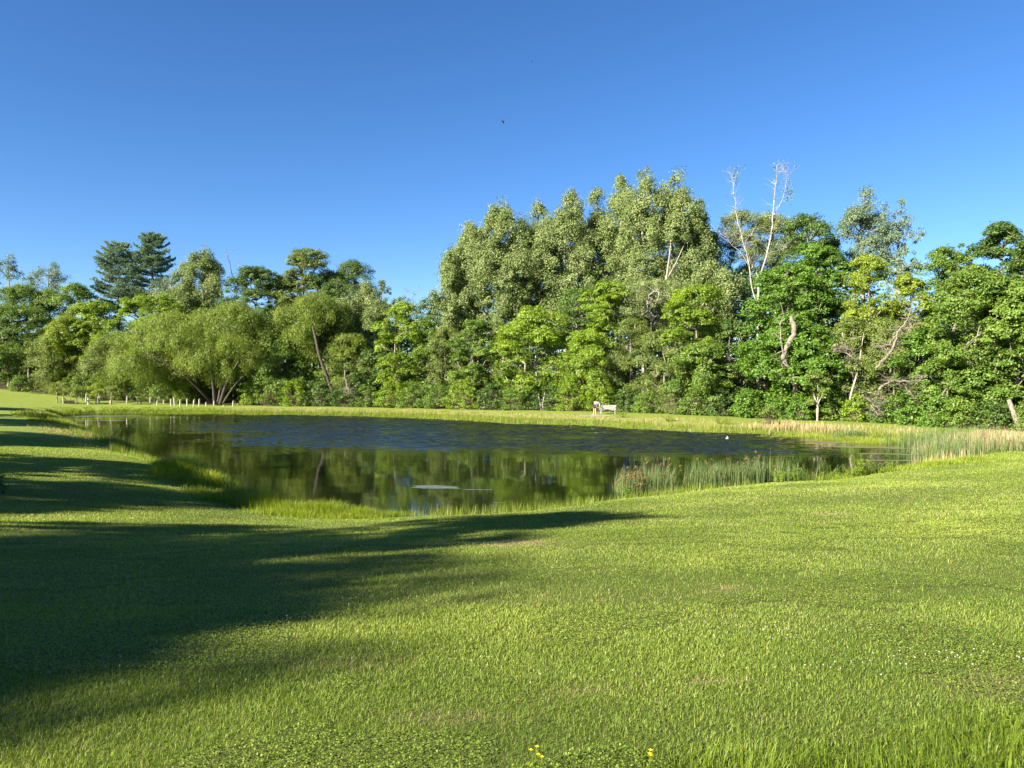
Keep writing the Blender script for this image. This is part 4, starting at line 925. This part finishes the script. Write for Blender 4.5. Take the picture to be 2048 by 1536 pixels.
def tube_protos():
    g = G(); n = 12; a = np.arange(n) / n * 2 * PI; ring = np.stack([np.cos(a), np.sin(a), 0 * a], 1)
    V = np.concatenate([ring * .075, ring * .078 + [0, 0, .5], ring * .075 + [0, 0, .97], ring * .084 + [0, 0, 1.0], ring * .068 + [0, 0, 1.0], ring * .064 + [0, 0, .02]])
    k = np.arange(n); kk = (k + 1) % n
    g.add(V, np.concatenate([np.stack([k, kk, kk + n, k + n], 1) + i * n for i in range(5)]))
    s = G(); box(s, (.105, .0, .52), (.03, .03, 1.2)); box(s, (.09, 0, .7), (.06, .012, .02)); box(s, (.09, 0, .35), (.06, .012, .02))
    return g.mesh('tube_body', TUBE, True), s.mesh('tube_stake', STAKE)
tb_me, st_me = tube_protos()
for i, (px, hpx, dd, tl) in enumerate(TB):
    D = 103.5 + dd * .9 + (450 - px) * .006; x = X(px, D); hm = hpx / F * D
    sh = 'short' if hpx < 11 else 'tall' if hpx > 15 else 'upright'
    lab = f'{sh} white tree tube, {ORD[i]} from the left' + (', ' + EXTRA[i] if i in EXTRA else '')
    r_ = empty('tree_tube', (x, D, h1(x, D) - .02), lab, 'tree tube', 'white tree tubes on the far lawn'); r_.rotation_euler = (0, math.radians(tl), i * .7 * 0); r_.scale = (.95 if i != 2 else 1.25, .95, hm)
    for nm, me in (('tube', tb_me), ('stake', st_me)):
        o = bpy.data.objects.new(nm, me); COL.objects.link(o); o.parent = r_
# --- small lawn trees near the tubes
def young(px, D, top, hw, bot, label, kind='yellow'):
    tree(kind, px, 0, top, hw, bot, label, D=D, lobes=8, dens=.55, name='young_tree', cat='young tree', ls=.62, group='young trees among the tubes', leafmat='olive' if kind == 'olive' else None)
young(116, 104, 764, 24, 794, 'small spreading young tree left of the brush pile')
young(153, 104, 776, 16, 798, 'smaller young tree right of the brush pile', 'olive')
young(196, 108, 768, 17, 796, 'young tree with light leaves behind the paired tubes')
young(221, 105, 772, 15, 794, 'thin young tree beside the tallest tubes', 'olive')
young(163, 111, 778, 13, 798, 'tiny young tree behind the brush pile gap', 'olive')
def brush_pile():
    D = 104; x0 = X(136, D); g = G(); r = np.random.default_rng(2); n = 60
    b = np.stack([r.normal(size=n) * .38, r.normal(size=n) * .3, np.abs(r.normal(size=n)) * .12], 1)
    d = norm(np.stack([r.normal(size=n), r.normal(size=n) * .5, r.uniform(0, .7, n)], 1)) * r.uniform(.4, 1.1, (n, 1))
    frustums(g, b, b + d, np.full(n, .03), np.full(n, .01), 5)
    tube(g, polyr([(-.75, 0, .95), (-.5, 0, .72), (-.28, 0, .42), (.1, .05, .3), (.55, 0, .42), (.85, 0, .28)], 4), .055, 6)
    tag(obj('brush_pile', g, BARK['dark'], None, True, (x0, D, h1(x0, D))), 'dark pile of cut branches lying by the leftmost tree tube', 'brush pile')
brush_pile()
# --- bench
BD = 79.0
def bench():
    x0, y0 = X(1216.5, BD), BD; z0 = h1(x0, y0); L = 1.48
    root = empty('park_bench', (x0, y0, z0 - .02), 'pale weathered park bench facing the pond', 'bench'); root.rotation_euler = (0, 0, math.radians(-16))
    def slats(n, y0_, z0_, dy, dz, wid, thick):
        g = G()
        for i in range(n): box(g, (0, y0_ + dy * i, z0_ + dz * i), (L - .04, wid if abs(dy) > abs(dz) else thick, thick if abs(dy) > abs(dz) else wid))
        return g
    obj('seat', slats(5, -.24, .46, .105, .004, .095, .035), WOOD, root)
    obj('backrest', slats(5, .24, .54, .028, .092, .084, .03), WOOD, root)
    for sx in (-1, 1):
        for sy, hh in ((-.27, .66), (.24, .95)):
            g = G(); box(g, (sx * (L / 2 + .022), sy + (.07 if sy > 0 else 0) * .3, hh / 2), (.085, .085, hh)); obj('leg', g, WOOD, root)
        g = G(); box(g, (sx * (L / 2 + .022), -.02, .69), (.11, .66, .04)); obj('armrest', g, WOOD, root)
    g = G(); box(g, (0, -.19, .405), (L - .06, .04, .08)); box(g, (0, .18, .405), (L - .06, .04, .08)); obj('seat_rail', g, WOOD, root)
bench()
def pad():
    x0, y0 = X(1192, 76.8), 76.8; r = np.random.default_rng(1); a = np.linspace(0, 2 * PI, 40, endpoint=False); g = G()
    k = 1 + .25 * (vnoise(np.cos(a) * 2 + 5, np.sin(a) * 2 + 5, 3) - .5)
    px, py = x0 + np.cos(a) * 1.7 * k, y0 + np.sin(a) * .9 * k
    g.add(np.concatenate([np.stack([px, py, H(px, py) + .012], 1), [[x0, y0, h1(x0, y0) + .03]]]), [(i, (i + 1) % 40, 40) for i in range(40)])
    tag(obj('gravel_path', g, noise_mat('gravel', (.20, .18, .14), (.36, .33, .27), 30), None, True), kind='structure')
pad()
# --- person bending over
def skin_mesh(name, verts, edges, mat, parent, sub=2, root=0):
    me = bpy.data.meshes.new(name); me.from_pydata([v[:3] for v in verts], edges, []); o = bpy.data.objects.new(name, me); COL.objects.link(o); o.parent = parent
    me.materials.append(mat); m = o.modifiers.new('skin', 'SKIN'); m.use_smooth_shade = True
    for i, v in enumerate(verts):
        s = me.skin_vertices[0].data[i]; s.radius = (v[3], v[4] if len(v) > 4 else v[3]); s.use_root = i == root
    q = o.modifiers.new('sub', 'SUBSURF'); q.levels = sub; q.render_levels = sub
    return o
def person():
    x0, y0 = X(1189.5, 77.6), 77.6; z0 = h1(x0, y0) + .015
    root = empty('person', (x0, y0, z0), 'person in white shirt and dark shorts bending over beside the bench', 'person'); root.rotation_euler = (0, 0, math.radians(38)); root.scale = (1.06,) * 3
    SKIN = plain('skin', (.50, .30, .20), .55); SHIRT = plain('white_cotton', (.50, .50, .53), .8); SHORT = plain('dark_cotton', (.030, .030, .045), .8); SHOE = plain('shoe_fabric', (.55, .55, .52), .7); HAIR = plain('brown_hair', (.05, .03, .02), .7)
    V = [(0, 0, .95, .145), (.10, 0, 1.08, .14), (.28, 0, 1.17, .15), (.46, 0, 1.10, .14), (.55, 0, 1.01, .055), (.60, 0, .94, .085), (.66, 0, .86, .09), (.68, 0, .79, .06)]
    E = [(i, i + 1) for i in range(7)]
    def chain(start, pts):
        p = start
        for q in pts: V.append(q); E.append((p, len(V) - 1)); p = len(V) - 1
        return p
    for s in (-1, 1):
        chain(0, [(0.0, s * .10, .86, .095), (.02, s * .115, .50, .062), (.0, s * .12, .32, .058), (-.03, s * .12, .09, .038), (.05, s * .125, .04, .04), (.16, s * .135, .03, .03)])
        hnd = chain(3, [(.47, s * .19, 1.05, .065), (.50, s * .22, .78, .042), (.55, s * .18, .56, .030), (.565, s * .17, .50, .034), (.575, s * .165, .46, .033)])
        for k, (dx, ln) in enumerate(((-.03, .06), (-.01, .075), (.012, .07), (.033, .055))):
            chain(hnd, [(.575 + dx, s * .165, .425, .0095), (.58 + dx, s * .155, .43 - ln * .6, .009), (.575 + dx, s * .14, .43 - ln, .0075)])
        chain(hnd - 1, [(.535, s * .14, .475, .012), (.535, s * .125, .45, .009)])
    skin_mesh('body', V, E, SKIN, root, 2)
    S = [(.08, 0, 1.05, .165), (.16, 0, 1.12, .165), (.30, 0, 1.185, .17), (.45, 0, 1.11, .155), (.53, 0, 1.04, .075)]
    Es = [(0, 1), (1, 2), (2, 3), (3, 4)]
    for s in (-1, 1):
        S += [(.47, s * .185, 1.06, .085), (.49, s * .215, .90, .068)]; Es += [(3, len(S) - 2), (len(S) - 2, len(S) - 1)]
    skin_mesh('shirt', S, Es, SHIRT, root, 2, 2)
    S = [(.08, 0, 1.05, .16), (0, 0, .96, .165)]; Es = [(0, 1)]
    for s in (-1, 1):
        S += [(0, s * .105, .84, .118), (.015, s * .118, .58, .098)]; Es += [(1, len(S) - 2), (len(S) - 2, len(S) - 1)]
    skin_mesh('shorts', S, Es, SHORT, root, 2, 1)
    for s in (-1, 1): skin_mesh('shoe', [(-.06, s * .12, .05, .045), (.05, s * .125, .045, .048), (.17, s * .135, .035, .04)], [(0, 1), (1, 2)], SHOE, root, 2)
    skin_mesh('hair', [(.585, 0, 1.0, .07), (.655, 0, .92, .098), (.70, 0, .85, .075)], [(0, 1), (1, 2)], HAIR, root, 2)
person()
# --- white float on the water
def float_():
    D = 57.6; x0 = X(1454.5, D); root = empty('white_float', (x0, D, 0), 'small white plastic jug floating near the right bank', 'float'); root.rotation_euler = (.12, .1, .5)
    g = G(); P = [(0, 0, -.07), (0, 0, -.05), (0, 0, .12), (0, 0, .17), (0, 0, .20), (0, 0, .235)]; tube(g, P, [.07, .105, .11, .085, .04, .036], 14)
    obj('jug', g, TUBE, root, True)
    h = G(); tube(h, polyr([(.09, 0, .13), (.135, 0, .15), (.125, 0, .19), (.035, 0, .205)], 4), .014, 6); obj('handle', h, TUBE, root, True)
    c = G(); tube(c, [(0, 0, .225), (0, 0, .26)], .042, 12); obj('cap', c, TUBE, root, True)
float_()
# --- floating scum
SC_GREY = noise_mat('pond_scum', (.05, .065, .055), (.15, .17, .15), 5.5, .35, (.5, 1.5, 1), .2, .5); SC_TAN = noise_mat('tan_scum', (.24, .18, .10), (.46, .36, .22), 4, .7); SC_OLV = noise_mat('olive_scum', (.09, .085, .035), (.19, .175, .085), 3, .55, (.4, 1.4, 1), .2, .4)
def scum(px, D, rx, ry, label, mat, seed, ang=0, thr=.46, fall=1.0, z=.006):
    """ragged film: grid cells kept where a noise field is high"""
    nx_, ny_ = 150, 46; u, v = np.meshgrid(np.linspace(-1, 1, nx_), np.linspace(-1, 1, ny_))
    f = fbm(u * rx * .9 + seed, v * ry * 2.4 + seed, seed, 4) - .55 * (u * u + v * v) ** .9 * fall + .12
    keep = (f > thr - .18)
    co_, si = math.cos(ang), math.sin(ang); x = u * rx * co_ - v * ry * si; y = u * rx * si + v * ry * co_
    k = keep[:-1, :-1] & keep[1:, 1:] & keep[:-1, 1:] & keep[1:, :-1]
    i = (np.arange(ny_ - 1)[:, None] * nx_ + np.arange(nx_ - 1)[None])[k]
    if len(i) == 0: return
    g = G(); zz = np.full(x.size, z); V = np.stack([x.ravel(), y.ravel(), zz], 1)
    fc = np.stack([i, i + 1, i + nx_ + 1, i + nx_], 1); us = np.unique(fc); mp = np.zeros(len(V), int); mp[us] = np.arange(len(us))
    g.add(V[us], mp[fc]); tag(obj('scum_patch', g, mat, None, False, (X(px, D), D, 0)), label, 'pond scum', 'scum patches floating on the pond')
scum(868, 32.6, 1.35, .55, 'grey scum patch with a broad left end on the near water', SC_GREY, 3, -.05)
scum(960, 31.8, 1.1, .22, 'thin grey scum tail drifting right on the near water', SC_GREY, 5, -.06)
scum(1000, 28.6, .8, .28, 'small grey scum patch touching the near lawn edge', SC_GREY, 8)
scum(716, 68.5, .8, .9, 'tan scum patch alone in the blue ripples', SC_TAN, 11, 0, .5, z=.05)
scum(190, 92.5, 7, 1.5, 'long pale scum band at the far left corner of the pond', SC_GREY, 14, .12, .40, .7)
scum(215, 82.5, 4.5, .8, 'faint thin scum streak by the left inlet', SC_OLV, 17, .0, .46)
scum(1640, 55.5, 4.2, 1.0, 'olive scum streak along the far right bank', SC_OLV, 20, -.30, .42, .8)
scum(1760, 51.0, 4.0, 1.0, 'olive scum sheet before the cattails', SC_OLV, 23, -.32, .40, .8)
scum(1500, 59.5, 3.5, .6, 'narrow olive scum streak by the white float', SC_OLV, 26, -.30, .42, .8)
scum(1800, 46.5, 2.6, .5, 'thin scum line at the foot of the cattails', SC_OLV, 29, -.25, .42, .8)
scum(1790, 43.0, 2.4, .4, 'nearest scum line left of the cattails', SC_OLV, 31, -.1, .43, .8)
scum(940, 81, 2.6, .8, 'olive scum strip under the far bank', SC_OLV, 35, -.45, .45, .8, z=.03)
scum(1330, 65.6, 2.2, .6, 'brownish scum strip below the far grass bank', SC_OLV, 37, -.5, .45, .8, z=.03)
# --- leafy weeds along the banks
def weed(px, D, h, w, label, kind='bright', n=14):
    TREE_COUNT[0] += 1; r = np.random.default_rng(3000 + TREE_COUNT[0]); x0 = X(px, D); g0 = max(h1(x0, D), -.05)
    root = empty('leafy_weed', (x0, D, g0 - .02), label, 'weed', 'leafy weeds along the bank'); gs, gl = G(), G()
    for i in range(n):
        b = np.array([r.normal() * w * .16, r.normal() * w * .12, 0]); t = np.array([r.normal() * w * .36, r.normal() * w * .25, h * r.uniform(.55, 1.05)]); p = polyr([b, (b + t) / 2 + r.normal(size=3) * .04, t], 4)
        tube(gs, p, np.linspace(.009, .004, len(p)), 4); m = 22; q = np.linspace(.2, 1, m); c = np.stack([np.interp(q, np.linspace(0, 1, len(p)), p[:, a]) for a in range(3)], 1)
        dv = norm(np.stack([np.cos(np.arange(m) * 2.4), np.sin(np.arange(m) * 2.4), .5 + 0 * q], 1)); l = .13 * (1.15 - q * .6) * min(1.4, h + .3)
        leaves(gl, c + dv * l[:, None] * .5, norm(np.array([0, 0, 1.]) + r.normal(size=(m, 3)) * .4), l, l * .34, r, np.clip(r.normal(.6, .2, m), 0, 1), direct=dv)
    obj('stems', gs, GRASS_TALL, root); obj('foliage', gl, LEAF[kind], root)
for px, D, h, w, lb, kd in ((1735, 34.3, 1.0, 1.1, 'tall leafy weed with pale green leaves in front of the right water', 'bright'), (1712, 33.9, .8, .9, 'leafy weed left of the tallest pale weed', 'bright'), (1665, 33.6, .75, .7, 'slender leafy weed midway along the near right bank', 'mid'), (1690, 33.7, .6, .8, 'low bushy weed between slender and tall weeds', 'bright'),
        (1590, 32.4, .85, .7, 'leafy weed in front of the right end of the rushes', 'mid'), (1557, 31.9, .6, .6, 'short weed beneath the rushes', 'bright'), (1640, 33, .55, .9, 'broad low weed right of the rushes', 'bright'), (1785, 35, .55, 1.0, 'low weed right of the tallest pale weed', 'bright'), (1760, 34.6, .65, .8, 'weed with narrow leaves at the right of the tallest', 'mid'), (1255, 30.4, .5, .7, 'small weed at the left end of the rushes', 'mid'),
        (1243, 74.5, 1.0, 1.2, 'bushy weed on the bank just right of the bench', 'bright'), (1335, 69.5, .8, 1.0, 'weed on the far bank right of the bench', 'yellow'), (1435, 66.5, .9, 1.1, 'dull weed on the far bank before the maple', 'olive'), (1452, 66, .8, .8, 'reddish tipped weed next to the dull one on the far bank', 'yellow'), (1755, 56.8, 1.2, 1.6, 'yellow green weed on the right far bank', 'yellow'), (1720, 58.4, .8, 1.0, 'small weed left of the yellow green one on the far bank', 'olive')):
    weed(px, D, h, w, lb, kd)
shrub('olive', 1537, 0, 1.7, 2.0, 'rounded olive bush alone on the far bank', y=65.6)
shrub('dark', -2, 0, .7, .5, 'small dark bush cut by the left edge of the view', y=23.2, x=X(-3, 23.2))
# --- three buttercups at the lower edge
YEL = leaf_mat('buttercup_petals', (.62, .46, .01), (.80, .62, .02), .2, .35, .5)
def buttercup(px, py, h, label):
    D = hit(px, py + 22); x0 = X(px, D); root = empty('buttercup', (x0, D, h1(x0, D)), label, 'flower', 'yellow buttercups in the lawn'); r = np.random.default_rng(int(px)); gs, gb = G(), G()
    for k in range(3 if px > 1200 else 2):
        t = np.array([r.normal() * .018, r.normal() * .012, h * r.uniform(.85, 1.05)]); p = polyr([(0, 0, 0), t * .5 + [.004, 0, 0], t], 4); tube(gs, p, .0011, 5)
        a = np.arange(5) * 2 * PI / 5; dv = np.stack([np.cos(a), np.sin(a), .35 + 0 * a], 1)
        leaves(gb, t + norm(dv) * .0065, norm(np.stack([-np.cos(a) * .4, -np.sin(a) * .4, 1 + 0 * a], 1)), np.full(5, .014), np.full(5, .012), r, r.random(5), direct=norm(dv))
    leaves(gs, r.normal(size=(6, 3)) * [.02, .02, .004] + [0, 0, .02], norm(np.array([0, 0, 1.]) + r.normal(size=(6, 3)) * .4), .03, .015, r, .5)
    obj('stem', gs, GRASS_TALL, root); obj('bloom', gb, YEL, root)
buttercup(1066, 1522, .10, 'yellow buttercup pair, left of the two near the lower middle'); buttercup(1083, 1531, .09, 'yellow buttercup just right of the first one'); buttercup(1297, 1528, .10, 'yellow buttercup cluster standing apart to the right')
# --- birds
def bird(px, py, D, span, label, roll, flap):
    root = empty('bird', (X(px, D), D, Z(py, D)), label, 'bird'); M = plain('black_feathers', (.012, .012, .014), .6); s = span / 2
    b = G(); tube(b, polyr([(0, .42, .02), (0, .33, .03), (0, .18, .02), (0, -.10, 0), (0, -.30, .01)], 4), np.interp(np.linspace(0, 1, 17), [0, .08, .22, .3, .55, .85, 1], [.004, .035, .05, .05, .085, .05, .012]), 10)
    for v in b.v: v *= span
    obj('body', b, M, root, True)
    t = G(); t.add(np.array([(-.03, -.26, .01), (.03, -.26, .01), (.10, -.50, .01), (0, -.53, .012), (-.10, -.50, .01), (0, -.26, -.008)]) * span, [(0, 1, 2, 3), (0, 3, 4, 4), (1, 5, 3, 2), (5, 0, 4, 3)][:1] + [(1, 5, 3, 2), (5, 0, 4, 3), (0, 3, 4, 5)]); obj('tail', t, M, root)
    for sg in (-1, 1):
        w_ = G(); c, q = math.cos(flap), math.sin(flap); P = [(0, .15, 0), (.45, .20, .03), (1, -.02, 0), (.92, -.16, 0), (.72, -.20, .0), (.45, -.16, .02), (.2, -.14, .01), (0, -.10, 0)]
        Vt = np.array([(sg * (.06 * span + a * s * c), y * span, a * s * q + z * span) for a, y, z in P]); Vb = Vt - [0, 0, .02 * span]
        n = 8; g8 = [tuple(range(n))], [tuple(range(2 * n - 1, n - 1, -1))], [(i, (i + 1) % n, n + (i + 1) % n, n + i) for i in range(n)]
        Vw = np.concatenate([Vt, Vb]); w_.add(Vw, g8[0]); w_.add(Vw, g8[1]); w_.add(Vw, g8[2]); obj('wing', w_, M, root)
    root.rotation_euler = roll
bird(1006.5, 243, 60, .46, 'black bird with wings folded down in mid flight', (.5, .1, .9), -1.0)
bird(1064, 125.5, 150, .42, 'tiny distant bird, a speck high in the sky', (.2, 0, 1.2), .3)
# ================================================================== CAMERA, LIGHT, SKY
cam = bpy.data.cameras.new('camera'); co = bpy.data.objects.new('camera', cam); COL.objects.link(co)
cam.sensor_width = 36; cam.lens = F / 2048 * 36; cam.clip_end = 4000; cam.clip_start = .05
co.location = (0, 0, EYE); co.rotation_euler = (PI / 2 - math.atan((768 - HOR) / F), 0, 0); sc.camera = co
AZ, EL = math.radians(232), math.radians(27)
sdir = Vector((math.sin(AZ) * math.cos(EL), math.cos(AZ) * math.cos(EL), math.sin(EL)))
sl = bpy.data.lights.new('sun', 'SUN'); so = bpy.data.objects.new('sun', sl); COL.objects.link(so)
sl.energy = 5.0; sl.angle = math.radians(.53); sl.color = (1, .925, .76)
so.rotation_euler = (-sdir).to_track_quat('-Z', 'Y').to_euler(); so.location = sdir * 60
w = bpy.data.worlds.new('World'); sc.world = w; w.use_nodes = True; nt = w.node_tree; nt.nodes.clear()
sk = nt.nodes.new('ShaderNodeTexSky'); sk.sky_type = 'NISHITA'; sk.sun_disc = False; sk.sun_elevation = EL; sk.sun_rotation = AZ
sk.air_density = .8; sk.dust_density = .1; sk.ozone_density = 4.0; sk.altitude = 200
bg = nt.nodes.new('ShaderNodeBackground'); bg.inputs[1].default_value = .051
hs = nt.nodes.new('ShaderNodeHueSaturation'); hs.inputs['Saturation'].default_value = 1.18; hs.inputs['Hue'].default_value = .505; hs.inputs['Value'].default_value = 1.0
ou = nt.nodes.new('ShaderNodeOutputWorld'); nt.links.new(sk.outputs[0], hs.inputs['Color']); nt.links.new(hs.outputs[0], bg.inputs[0]); nt.links.new(bg.outputs[0], ou.inputs[0])
vs = sc.view_settings; vs.view_transform = 'Standard'; vs.look = 'None'; vs.gamma = 1; vs.exposure = 2.0; vs.use_curve_mapping = False
sc.cycles.max_bounces = 6; sc.cycles.transparent_max_bounces = 8; sc.cycles.diffuse_bounces = 3; sc.cycles.glossy_bounces = 3; sc.cycles.transmission_bounces = 3
